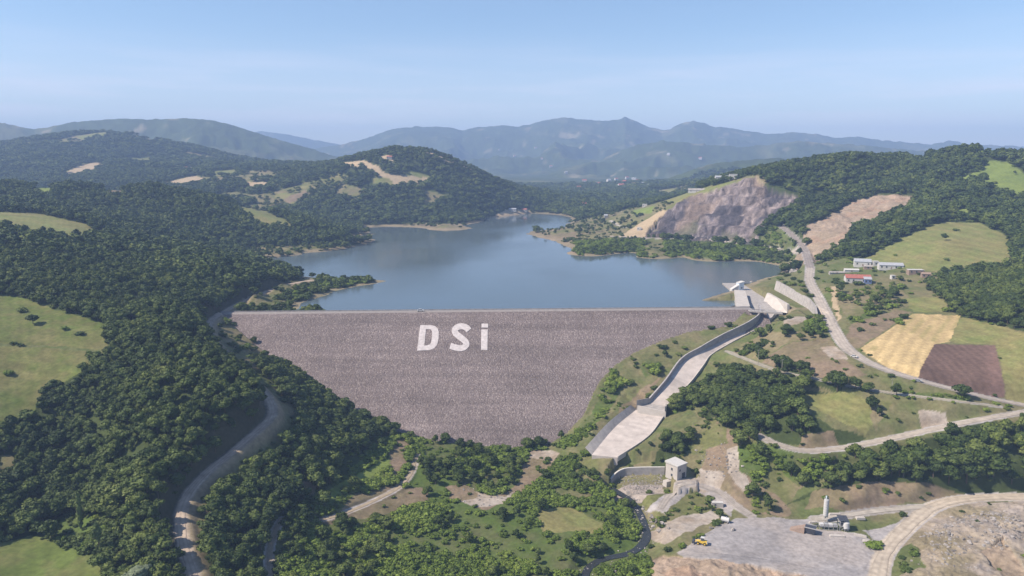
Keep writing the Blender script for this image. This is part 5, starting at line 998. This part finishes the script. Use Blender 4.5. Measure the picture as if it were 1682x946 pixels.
# ------------------------------------------------------------------ plants
def ico(sub):
    bm = bmesh.new(); bmesh.ops.create_icosphere(bm, subdivisions=sub, radius=1); v = np.array([x.co[:] for x in bm.verts]); f = [tuple(q.index for q in p.verts) for p in bm.faces]; bm.free(); return v, f
ICO1, ICO2 = ico(1), ico(2)
def crown_mesh(name, m, lobes, sub, ncards, csize, seed, squash=.85):
    r = np.random.default_rng(seed); V = []; Fc = []
    iv, if_ = ICO2 if sub == 2 else ICO1
    for (cx, cy, cz_, rad) in lobes:
        v = iv * (1 + r.uniform(-.22, .22, (len(iv), 1))) * rad; v[:, 2] *= squash; o = len(V)
        V += (v + (cx, cy, cz_)).tolist(); Fc += [tuple(i + o for i in f) for f in if_]
    for k in range(ncards):
        cx, cy, cz_, rad = lobes[r.integers(len(lobes))]
        d = r.normal(size=3); d /= np.linalg.norm(d); d[2] = abs(d[2]) * .9 if r.random() < .75 else d[2]
        p = np.array((cx, cy, cz_)) + d * rad * (1, 1, squash) * r.uniform(.88, 1.38)
        n_ = d + r.normal(size=3) * .6; n_ /= np.linalg.norm(n_); a = np.cross(n_, r.normal(size=3)); a /= np.linalg.norm(a); b_ = np.cross(n_, a)
        s = csize * r.uniform(.6, 1.3); o = len(V)
        V += [(p + a * s * q).tolist() if False else (p + a * s * q0 + b_ * s * q1 * .75).tolist() for q0, q1 in ((-1, -.4), (0, -1), (1, .3), (.1, 1))]; Fc.append((o, o + 1, o + 2, o + 3))
    me = bpy.data.meshes.new(name); me.from_pydata(V, [], Fc); me.materials.append(m); me.update(); return me
def lobes_tree(seed, nl=8):
    r = np.random.default_rng(seed); L = [(0, 0, .66, .27)]
    for i in range(nl):
        a = 2 * math.pi * i / nl + r.uniform(-.4, .4); q = r.uniform(.14, .31); L.append((q * math.cos(a), q * math.sin(a), r.uniform(.36, .80), r.uniform(.10, .20)))
    L.append((r.uniform(-.08, .08), r.uniform(-.08, .08), .84, .15)); return L
def trunk_mesh(seed):
    r = random.Random(seed); mb = MB(); mb.tube((0, 0, -.08), (0.01, 0, .4), .030, .020, k=7)
    for i in range(5):
        a = i * 1.26 + r.uniform(-.3, .3); mb.tube((0.005, 0, r.uniform(.25, .38)), (.2 * math.cos(a), .2 * math.sin(a), r.uniform(.5, .65)), .014, .005, k=5)
    mb.tube((.01, 0, .4), (.02, .01, .75), .02, .006, k=6)
    me = bpy.data.meshes.new('trunk'); me.from_pydata(mb.v, [], mb.f); me.materials.append(M['bark']); me.update(); return me
NEAR = [crown_mesh('crown', M['leaf_light' if i > 3 else 'leaf'], lobes_tree(i, 7 + i % 3), 2, 760, .056, i) for i in range(6)]
TRUNK = [trunk_mesh(i) for i in range(4)]
FARM = [crown_mesh('crown', M['leaf_light' if i == 4 else 'leaf'], lobes_tree(20 + i, 5), 1, 150, .08, 20 + i) for i in range(5)]
def lobes_bush(seed, nl=7):
    r = np.random.default_rng(seed); L = []
    for i in range(nl): L.append((r.uniform(-.4, .4), r.uniform(-.4, .4), r.uniform(.15, .42), r.uniform(.2, .34)))
    return L
BUSH = [crown_mesh('shrub', M['bushleaf' if i < 5 else 'leaf_light' if i == 5 else 'leaf'], lobes_bush(40 + i), 1, 210, .09, 40 + i) for i in range(8)]
def rock_mesh(seed):
    r = np.random.default_rng(seed); v, f = ICO2; v = v * (1 + r.uniform(-.3, .3, (len(v), 1))) * (1, r.uniform(.6, .9), r.uniform(.5, .75))
    me = bpy.data.meshes.new('rock'); me.from_pydata(v.tolist(), [], f); me.materials.append(M['rock']); me.update(); return me
ROCK = [rock_mesh(60 + i) for i in range(4)]
def hidden_collection(name, meshes):
    c = bpy.data.collections.new(name)
    for i, me in enumerate(meshes): c.objects.link(bpy.data.objects.new(name + '_shape', me))
    return c
def with_trunk(crown, trunk):
    bm = bmesh.new(); bm.from_mesh(crown); nfc = len(bm.faces); bm.from_mesh(trunk); bm.faces.ensure_lookup_table()
    for f in bm.faces[nfc:]: f.material_index = 1
    me = bpy.data.meshes.new('tree'); bm.to_mesh(me); bm.free(); me.materials.append(crown.materials[0]); me.materials.append(M['bark']); return me
COLL = {'near': hidden_collection('near_tree', [with_trunk(c, TRUNK[i % 4]) for i, c in enumerate(NEAR)]), 'far': hidden_collection('far_tree', FARM), 'bush': hidden_collection('bush', BUSH), 'rock': hidden_collection('stone', ROCK)}
def scatter_object(name, pts, coll, label=None):
    """pts: rows x, y, z, sxy, sz, rot, index"""
    pts = np.asarray(pts); me = bpy.data.meshes.new(name); me.vertices.add(len(pts)); me.vertices.foreach_set('co', pts[:, :3].astype(np.float32).ravel())
    a = me.attributes.new('siz', 'FLOAT_VECTOR', 'POINT'); a.data.foreach_set('vector', np.stack([pts[:, 3], pts[:, 3], pts[:, 4]], -1).astype(np.float32).ravel())
    a = me.attributes.new('rot', 'FLOAT_VECTOR', 'POINT'); a.data.foreach_set('vector', np.stack([0 * pts[:, 5], 0 * pts[:, 5], pts[:, 5]], -1).astype(np.float32).ravel())
    a = me.attributes.new('pick', 'INT', 'POINT'); a.data.foreach_set('value', pts[:, 6].astype(np.int32))
    o = bpy.data.objects.new(name, me); COL.objects.link(o); tag(o, kind='stuff')
    if label: tag(o, label, 'woodland' if 'tree' in label else 'undergrowth' if 'bush' in label else 'stones')
    g = bpy.data.node_groups.new(name, 'GeometryNodeTree'); g.interface.new_socket('Geometry', in_out='INPUT', socket_type='NodeSocketGeometry'); g.interface.new_socket('Geometry', in_out='OUTPUT', socket_type='NodeSocketGeometry')
    N = g.nodes; i_ = N.new('NodeGroupInput'); o_ = N.new('NodeGroupOutput'); ci = N.new('GeometryNodeCollectionInfo'); ci.inputs[0].default_value = coll; ci.inputs['Separate Children'].default_value = True; ci.inputs['Reset Children'].default_value = True
    ip = N.new('GeometryNodeInstanceOnPoints'); ip.inputs['Pick Instance'].default_value = True
    def na(nm, ty): q = N.new('GeometryNodeInputNamedAttribute'); q.data_type = ty; q.inputs[0].default_value = nm; return q.outputs[0]
    g.links.new(i_.outputs[0], ip.inputs['Points']); g.links.new(ci.outputs[0], ip.inputs['Instance']); g.links.new(na('pick', 'INT'), ip.inputs['Instance Index'])
    e2r = N.new('FunctionNodeEulerToRotation'); g.links.new(na('rot', 'FLOAT_VECTOR'), e2r.inputs[0]); g.links.new(e2r.outputs[0], ip.inputs['Rotation']); g.links.new(na('siz', 'FLOAT_VECTOR'), ip.inputs['Scale']); g.links.new(ip.outputs[0], o_.inputs[0])
    md = o.modifiers.new('scatter', 'NODES'); md.node_group = g
    return o

def jitter_grid(d0, d1, sp):
    ys = np.arange(d0, d1, sp); out = []
    for y in ys:
        xw = 0.86 * y; xs = np.arange(-xw, xw, sp); out.append(np.stack([xs, np.full(xs.shape, y)], -1))
    P = np.concatenate(out); return P + rng.uniform(-.48, .48, P.shape) * sp
_sx = np.array([p[0] for p in ROADS['winding_road'][0]])
def road_clear(x, y):
    ok = np.ones(x.shape, bool)
    for nm, (P, w, bl, col) in ROADS.items():
        s = np.nonzero((x > P[:, 0].min() - 12) & (x < P[:, 0].max() + 12) & (y > P[:, 1].min() - 12) & (y < P[:, 1].max() + 12))[0]
        if len(s):
            d, _ = dist_polyline(x[s], y[s], P[::2] if len(P) > 20 else P); ok[s] &= d > w / 2 + (np.where(x[s] < np.interp(y[s], P[::-1, 1], P[::-1, 0]), 3.0, 5.2) if nm == 'winding_road' else 1.6)
    return ok
def gather(d0, d1, sp):
    P = jitter_grid(d0, d1, sp); x, y = P[:, 0], P[:, 1]; z = height(x, y)
    c = classify(x, y, z)
    ok = road_clear(x, y)
    s = np.nonzero((x > -262) & (x < 235) & (y > 430) & (y < 650))[0]; ok[s] &= ~pip(x[s], y[s], DAM_FOOT)
    ok[(z < -3.2) & (y > 600)] = False
    s = np.nonzero((x > 20) & (x < 260) & (y > 400) & (y < 740))[0]
    dmin = np.full(len(s), 1e9)
    for p, h in zip(mid[::2], hw[::2]): dmin = np.minimum(dmin, np.hypot(x[s] - p[0], y[s] - p[1]) - h)
    ok[s] &= dmin > 4
    s2 = (x > 176) & (x < 252) & (y > 556) & (y < 735); ok &= ~s2
    d, _ = dist_polyline(x, y, STREAM[::2]); ok &= (d > 4.5)
    Pp = [at_z(u, v, -66)[:2] for u, v in ((1120, 910), (1185, 858), (1300, 846), (1440, 838), (1445, 880), (1425, 890), (1445, 950), (1250, 935))]; ok &= ~(pip(x, y, Pp) & (y < 400)); hx, hy, _ = at_z(1110, 782, -61.5); ok &= np.hypot(x - hx, y - hy) > 9
    return x[ok], y[ok], z[ok], c[ok]
trees_near, trees_far, bushes = [], [], []
for (d0, d1, sp, hh) in ((225, 620, 3.85, 6.7), (620, 1300, 6.2, 8.6), (1300, 2000, 8.5, 9.5), (2000, 2900, 13, 13)):
    x, y, z, c = gather(d0, d1, sp)
    k = fbm(x, y, 40, 3, 71)
    f = (c == 0) | ((c == 13) & (rng.random(len(x)) < (.05 if d0 < 620 else .13) * (1 + 3 * (k > .1)))) | ((c == 1) & (rng.random(len(x)) < (.05 if d0 < 620 else .22) * (1 + 3 * (k > .12)))) | ((c == 3) & (rng.random(len(x)) < .006)) | (np.isin(c, (2, 11, 12)) & (rng.random(len(x)) < .004))
    pu, pv = project(x, y, z); f &= ~((pu > 60) & (pu < 240) & (pv > 838) & (y < 340) & (c != 0)); f &= (rng.random(len(x)) < .97) & (fbm(x, y, 14, 2, 75) > -.36)
    x, y, z, c, k = x[f], y[f], z[f], c[f], k[f]
    h = hh * rng.uniform(.62, 1.42, len(x)) * (1 + .35 * np.clip(fbm(x, y, 55, 2, 72), -.6, .6)); h[c != 0] *= np.where(d0 < 620, .8, .6)
    big = (x > 120) & (y < 440); h[big] *= 1.25
    w = h * rng.uniform(.72, 1.3, len(x)) * (sp / 3.85 * 6.7 / hh) * 1.06
    rows = np.stack([x, y, z - .2, w, h, rng.uniform(0, 6.28, len(x)), rng.integers(0, 6, len(x))], -1)
    if d0 < 620: trees_near.append(rows)
    else: rows[:, 6] = rng.integers(0, 5, len(x)); trees_far.append(rows)
for (d0, d1, sp) in ((225, 480, 2.4), (480, 1150, 4.0)):
    x, y, z, c = gather(d0, d1, sp)
    k = fbm(x, y, 22, 3, 81); r = rng.random(len(x))
    pr = np.zeros(len(x)); pr[c == 1] = .95; pr[c == 13] = np.where(x[c == 13] > 190, .11, .24); pr[c == 3] = .07; pr[c == 4] = .03; pr[c == 9] = .006; pr[c == 10] = .008; pr[np.isin(c, (2, 11))] = .002; pr[c == 12] = .003; pr[c == 0] = .10; pr[c == 15] = .02
    pr *= np.clip(1 + 2.2 * k, .1, 2.2)
    f = r < pr
    x, y, z, c, k = x[f], y[f], z[f], c[f], k[f]
    s = rng.uniform(1.3, 3.0, len(x)) * (1.0 if d0 < 480 else 1.5) * (1 + .5 * k); s[c == 1] *= 1.3
    bushes.append(np.stack([x, y, z - .15, s * 1.25, s * rng.uniform(.8, 1.3, len(x)), rng.uniform(0, 6.28, len(x)), np.where(((c == 1) & (x > -100)) | (rng.random(len(x)) < .18), rng.integers(0, 5, len(x)), rng.integers(5, 8, len(x)))], -1))
trees_near = np.concatenate(trees_near); trees_far = np.concatenate(trees_far); bushes = np.concatenate(bushes)
# the largest ones in the picture stand as trees and shrubs of their own
def largest(rows, hcol, m):
    u, v = project(rows[:, 0], rows[:, 1], rows[:, 2] + rows[:, hcol] * .6)
    # seen: not behind ground
    ok = (u > 2) & (u < 1680) & (v < 942) & (v > 0); size = rows[:, hcol] / rows[:, 1] * ok
    order = np.argsort(-size); pick = []
    for i in order:
        if len(pick) >= m or size[i] <= 0: break
        x, y, z = rows[i, 0], rows[i, 1], rows[i, 2] + rows[i, hcol] * .8
        q = np.linspace(.55, .97, 40); hz = height(x * q, y * q)
        if np.all(CAMZ + (z - CAMZ) * q > hz): pick.append(i)
    return np.array(pick)
pick = largest(trees_near, 4, 290)
def tree_place(x, y, z):
    u, v = project(x, y, z)
    if x > 100 and y < 450 and v > 690: return ('tall broadleaf tree in the wood above the silo and haul road', 'trees in the wood above the haul road')
    if x > 90 and v < 780: return ('broadleaf tree in the wood right of the spillway chute', 'trees in the wood right of the spillway')
    if x > -95: return ('green broadleaf tree in the thickets on the valley floor below the dam', 'trees on the valley floor')
    rx = np.interp(y, ROADS['winding_road'][0][::-1, 1], ROADS['winding_road'][0][::-1, 0])
    if x > rx: return ('broadleaf tree on the slope between winding road and valley floor', 'trees between winding road and valley')
    return ('dark broadleaf tree in the shaded wood left of the winding road', 'trees in the wood left of the winding road')
for i in pick:
    x, y, z, w, h, rz, k = trees_near[i]; lab, grp = tree_place(x, y, z)
    t = empty('broadleaf_tree', (x, y, z), rz, lab, 'tree', grp); t.scale = (w, w, h)
    for nm, me in (('crown', NEAR[int(k)]), ('trunk', TRUNK[int(k) % 4])):
        o = bpy.data.objects.new(nm, me); COL.objects.link(o); o.parent = t
trees_near = np.delete(trees_near, pick, 0)
pickb = largest(bushes, 4, 280)
for i in pickb:
    x, y, z, w, h, rz, k = bushes[i]
    o = bpy.data.objects.new('shrub', BUSH[int(k) % 8]); COL.objects.link(o); o.location = (x, y, z); o.rotation_euler = (0, 0, rz); o.scale = (w, w, h)
    u, v = project(x, y, z)
    if x < -95: tag(o, 'green shrub at the foot of the left hillside', 'shrub', 'shrubs at the foot of the left hillside')
    elif x < 75: tag(o, 'bright green shrub on the valley floor below the dam', 'shrub', 'shrubs on the valley floor')
    else: tag(o, 'green shrub on the banks round the gravel yard', 'shrub', 'shrubs round the gravel yard')
bushes = np.delete(bushes, pickb, 0)
scatter_object('woodland', trees_near, COLL['near'], 'dense dark green woods of many trees on the slopes round the dam')
scatter_object('distant_woodland', trees_far, COLL['far'], 'hazy woods of small trees covering the hills round the lake')
scatter_object('undergrowth', bushes, COLL['bush'], 'green bushes and undergrowth on banks and valley floor')
# single plants
def single(u, v, w, h, label, kind='bush', name='lone_shrub', group=None):
    x, y, z = hit(u, v)
    if kind == 'bush':
        o = bpy.data.objects.new(name, random.choice(BUSH)); COL.objects.link(o); o.location = (x, y, z - .1); o.scale = (w, w, h); o.rotation_euler = (0, 0, random.uniform(0, 6)); return tag(o, label, 'shrub', group)
    t = empty(name, (x, y, z - .2), random.uniform(0, 6), label, 'tree', group); t.scale = (w, w, h)
    k = random.randrange(6)
    for nm, me in (('crown', NEAR[k]), ('trunk', TRUNK[k % 4])): o = bpy.data.objects.new(nm, me); COL.objects.link(o); o.parent = t
    return t
single(34, 512, 6, 4.2, 'round dark shrub at the top of the left meadow'); single(106, 541, 4, 3.5, 'small shrub by the path on the left meadow, left of a pair'); single(133, 549, 5, 3, 'low shrub near the wood on the left meadow, right of a pair'); single(12, 616, 4.5, 4.5, 'lone shrub at the left edge low on the meadow'); single(145, 580, 3, 2, 'tiny shrub where the left meadow meets the wood')
single(28, 381, 7, 8, 'lone tree at the left on the upper tan meadow', 'tree', 'lone_tree'); single(72, 384, 6, 8, 'lone tree right of another on the upper tan meadow', 'tree', 'lone_tree')
single(1615, 303, 16, 16, 'lone clump tree inside the bright green hilltop meadow', 'tree', 'lone_tree'); single(1580, 652, 12, 8, 'round dark tree by the junction of valley road and track', 'tree', 'lone_tree'); single(1236, 726, 6, 7, 'small dark tree at the left end of the lower track', 'tree', 'lone_tree'); single(1374, 512, 3, 2, 'tiny shrub beside the valley road bend')
single(1464, 505, 7, 5, 'round shrub on the field above the wheat'); single(1436, 899, 7, 3.6, 'olive shrub at the corner of the yard by the haul road'); single(260, 304, 13, 19, 'single tall dark tree on the brow of the left wood', 'tree', 'lone_tree')
def crown_obj(me, nm, parent): o = bpy.data.objects.new(nm, me); COL.objects.link(o); o.parent = parent; return o
popl = crown_mesh('crown', M['poplar'], [(0, 0, .12 + .1 * i, .085 * (1 - .35 * abs(i - 4) / 4.5)) for i in range(9)], 2, 500, .035, 91, 1.3)
x, y, z = hit(133, 868); t = empty('poplar', (x, y, z), 0, 'slim columnar poplar by the bottom left meadow', 'tree'); t.scale = (13, 13, 17); crown_obj(popl, 'crown', t); crown_obj(TRUNK[0], 'trunk', t)
x, y, z = hit(163, 905); t = empty('poplar', (x, y, z), 1, 'pale leaning poplar with bare stem right of the columnar poplar', 'tree'); t.scale = (9, 9, 13)
crown_obj(crown_mesh('crown', M['poplar'], [(0, 0, .55, .13), (.04, .0, .7, .14), (-.03, .02, .85, .12), (-.18, .02, .66, .12), (.02, 0, .42, .08)], 2, 300, .04, 92, 1.1), 'crown', t); crown_obj(TRUNK[1], 'trunk', t)
x, y, z = hit(228, 968); t = empty('willow', (x, y, z), 2, 'broad silver-green willow at the bottom left edge', 'tree'); t.scale = (15, 15, 10)
crown_obj(crown_mesh('crown', M['willow'], lobes_tree(95, 11), 2, 900, .03, 95), 'crown', t); crown_obj(TRUNK[2], 'trunk', t)
for i, (u, v, w, h) in enumerate([(720, 862, 5, 5), (770, 892, 5, 6), (490, 880, 6, 8), (535, 915, 7, 8), (1040, 835, 5, 5), (890, 838, 7, 7), (1008, 868, 6, 7)]): 
    t = single(u, v, w, h, ['small grey-green tree in the middle of the valley thickets', 'slim pale tree low in the valley thickets', 'tree with pale crown beside the brook path', 'rounded tree right of the brook path', 'small tree between the stream and gravel bank', 'dark tree at the tip of the small clearing', 'leafy tree right of the small clearing by the stream'][i], 'tree', 'valley_tree')
# rocks
def rocks_in(poly, d0, d1, sp, lo, hi, prob):
    us = [p[0] for p in poly]; vs = [p[1] for p in poly]
    P = np.array([hit(u, v)[:2] for u, v in poly]); x0, y0 = P.min(0); x1, y1 = P.max(0)
    gx, gy = np.meshgrid(np.arange(x0, x1, sp), np.arange(y0, y1, sp)); x = gx.ravel() + rng.uniform(-.5, .5, gx.size) * sp; y = gy.ravel() + rng.uniform(-.5, .5, gx.size) * sp
    m = pip(x, y, P.tolist()) & (rng.random(x.size) < prob * np.clip(1 + 1.5 * fbm(x, y, 15, 3, 5), .1, 2)); x, y = x[m], y[m]; s = lo + (hi - lo) * rng.random(x.size) ** 2.5
    return np.stack([x, y, height(x, y) + .1 * s, s, s * rng.uniform(.7, 1.1, x.size), rng.uniform(0, 6.28, x.size), rng.integers(0, 4, x.size)], -1)
rk = np.concatenate([rocks_in([(1500, 890), (1560, 845), (1640, 838), (1681, 850), (1681, 890), (1620, 905), (1560, 915)], 200, 380, 1.4, .22, 1.25, .55), rocks_in([(1475, 930), (1530, 900), (1600, 915), (1640, 940)], 200, 380, 2, .3, .9, .4),
    rocks_in([(1008, 792), (1030, 780), (1088, 779), (1092, 800), (1040, 815)], 300, 430, 1.0, .3, .7, .7), rocks_in([(1010, 805), (1050, 815), (1075, 850), (1055, 880), (1025, 830)], 300, 430, 1.6, .3, .9, .5),
    rocks_in([(960, 915), (1040, 900), (1070, 900), (1060, 930), (1000, 945), (950, 940)], 250, 400, 1.6, .25, .8, .3), rocks_in([(1000, 795), (1040, 810), (1075, 850), (1080, 890), (1050, 905), (1045, 850), (1020, 825)], 280, 430, 1.5, .25, .9, .3), rocks_in([(740, 800), (840, 800), (840, 830), (760, 832)], 300, 430, 2, .3, .8, .4), rocks_in([(1140, 740), (1190, 720), (1230, 780), (1160, 790)], 300, 460, 2, .3, 1.0, .4)])
o = scatter_object('loose_stones', rk, COLL['rock'], 'loose grey stones strewn over spoil heap and stream banks')
for i, (u, v, s, lab) in enumerate([(1071, 850, 1.3, 'topmost pale boulder on the bank right of the stream'), (1078, 857, 1.6, 'large pale boulder right of the stream bend'), (1088, 862, 1.8, 'biggest boulder on the bank, with dark gap beneath'), (1073, 866, 1.2, 'small boulder at the waterline of the stream'), (1083, 873, 1.4, 'pale boulder lowest on the stream bank'), (1098, 868, 1.0, 'little boulder right of the boulder group'),
        (1168, 868, 1.1, 'dark rock on the gravel yard left of the tank'), (1204, 871, 1.3, 'dark rock heap right of the white tank on the yard'), (1302, 447, 4.5, 'white boulder on the shore by the valley road'), (1235, 464, 2, 'pale rock at the lake edge by the gate house')]):
    x, y, z = hit(u, v); o = bpy.data.objects.new('boulder', ROCK[i % 4]); COL.objects.link(o); o.location = (x, y, z + .2 * s); o.scale = (s, s, s); o.rotation_euler = (0, 0, i); tag(o, lab, 'boulder', 'boulders near water and yard')

# ------------------------------------------------------------------ air
hb = MB().box((0, 4700, 220), (22000, 10600, 640)).build('haze', M['rock']); tag(hb, kind='stuff')
hb.data.materials.clear(); hm = bpy.data.materials.new('haze_air'); hm.use_nodes = True; nt = hm.node_tree; nt.nodes.remove(nt.nodes['Principled BSDF'])
vol = nt.nodes.new('ShaderNodeVolumePrincipled'); vol.inputs['Color'].default_value = (.44, .63, 1.0, 1); vol.inputs['Density'].default_value = 0.00016; vol.inputs['Anisotropy'].default_value = 0.0
nt.links.new(vol.outputs[0], nt.nodes['Material Output'].inputs['Volume']); hb.data.materials.append(hm)

# ------------------------------------------------------------------ light
SUN = Vector((-.68, -.16, .70)).normalized()
sd = bpy.data.lights.new('sun', 'SUN'); sd.energy = 4.3; sd.angle = math.radians(.5); sd.color = (1.0, .885, .75); so = bpy.data.objects.new('sun', sd); COL.objects.link(so); so.rotation_euler = (-SUN).to_track_quat('-Z', 'Y').to_euler(); so.location = (0, 0, 400)
w = bpy.data.worlds.new('World'); scn.world = w; w.use_nodes = True; nt = w.node_tree; bg = nt.nodes['Background']
sk = nt.nodes.new('ShaderNodeTexSky'); sk.sky_type = 'NISHITA'; sk.sun_disc = False; sk.sun_elevation = math.asin(SUN.z); sk.sun_rotation = math.atan2(SUN.x, SUN.y); sk.altitude = 700; sk.air_density = 1.0; sk.dust_density = 0.8; sk.ozone_density = 3.0
tc = nt.nodes.new('ShaderNodeTexCoord'); mp = nt.nodes.new('ShaderNodeMapping'); mp.inputs['Scale'].default_value = (2.2, 2.2, 26); nt.links.new(tc.outputs['Generated'], mp.inputs[0])
cn = nt.nodes.new('ShaderNodeTexNoise'); cn.inputs['Scale'].default_value = 1.6; cn.inputs['Detail'].default_value = 6; cn.inputs['Roughness'].default_value = .55; nt.links.new(mp.outputs[0], cn.inputs['Vector'])
cm = nt.nodes.new('ShaderNodeMapRange'); cm.inputs[1].default_value = .46; cm.inputs[2].default_value = .74; cm.inputs[3].default_value = .20; cm.inputs[4].default_value = .55; nt.links.new(cn.outputs[0], cm.inputs[0])
mxs = nt.nodes.new('ShaderNodeMix'); mxs.data_type = 'RGBA'; mxs.inputs['B'].default_value = (7.2, 6.7, 7.5, 1); sz3 = nt.nodes.new('ShaderNodeSeparateXYZ'); nt.links.new(tc.outputs['Generated'], sz3.inputs[0])
lo = nt.nodes.new('ShaderNodeMapRange'); lo.interpolation_type = 'SMOOTHSTEP'; lo.inputs[1].default_value = .07; lo.inputs[2].default_value = .17; lo.inputs[3].default_value = 1.0; lo.inputs[4].default_value = 0.03; nt.links.new(sz3.outputs[2], lo.inputs[0])
ml = nt.nodes.new('ShaderNodeMath'); ml.operation = 'MULTIPLY'; nt.links.new(cm.outputs[0], ml.inputs[0]); nt.links.new(lo.outputs[0], ml.inputs[1]); nt.links.new(ml.outputs[0], mxs.inputs['Factor']); nt.links.new(sk.outputs[0], mxs.inputs['A'])
nt.links.new(mxs.outputs['Result'], bg.inputs[0]); bg.inputs[1].default_value = 0.09

# ------------------------------------------------------------------ camera and render
cd_ = bpy.data.cameras.new('camera'); cam = bpy.data.objects.new('camera', cd_); COL.objects.link(cam); cam.location = (0, 0, CAMZ); cam.rotation_euler = (math.radians(90) - PITCH, 0, 0)
cd_.sensor_width = 36; cd_.lens = 36 * F / 1682; cd_.clip_start = 1; cd_.clip_end = 30000; scn.camera = cam
scn.render.engine = 'CYCLES'; scn.cycles.use_denoising = True
scn.cycles.max_bounces = 5; scn.cycles.diffuse_bounces = 2; scn.cycles.glossy_bounces = 2; scn.cycles.transmission_bounces = 1; scn.cycles.volume_bounces = 0
vs_ = scn.view_settings; vs_.view_transform = 'Standard'; vs_.look = 'None'; vs_.exposure = 0.88; vs_.gamma = 1.0; vs_.use_curve_mapping = False
print('COUNTS', len(trees_near), len(trees_far), len(bushes), len(pick), len(pickb), GZ.shape, len(rk))
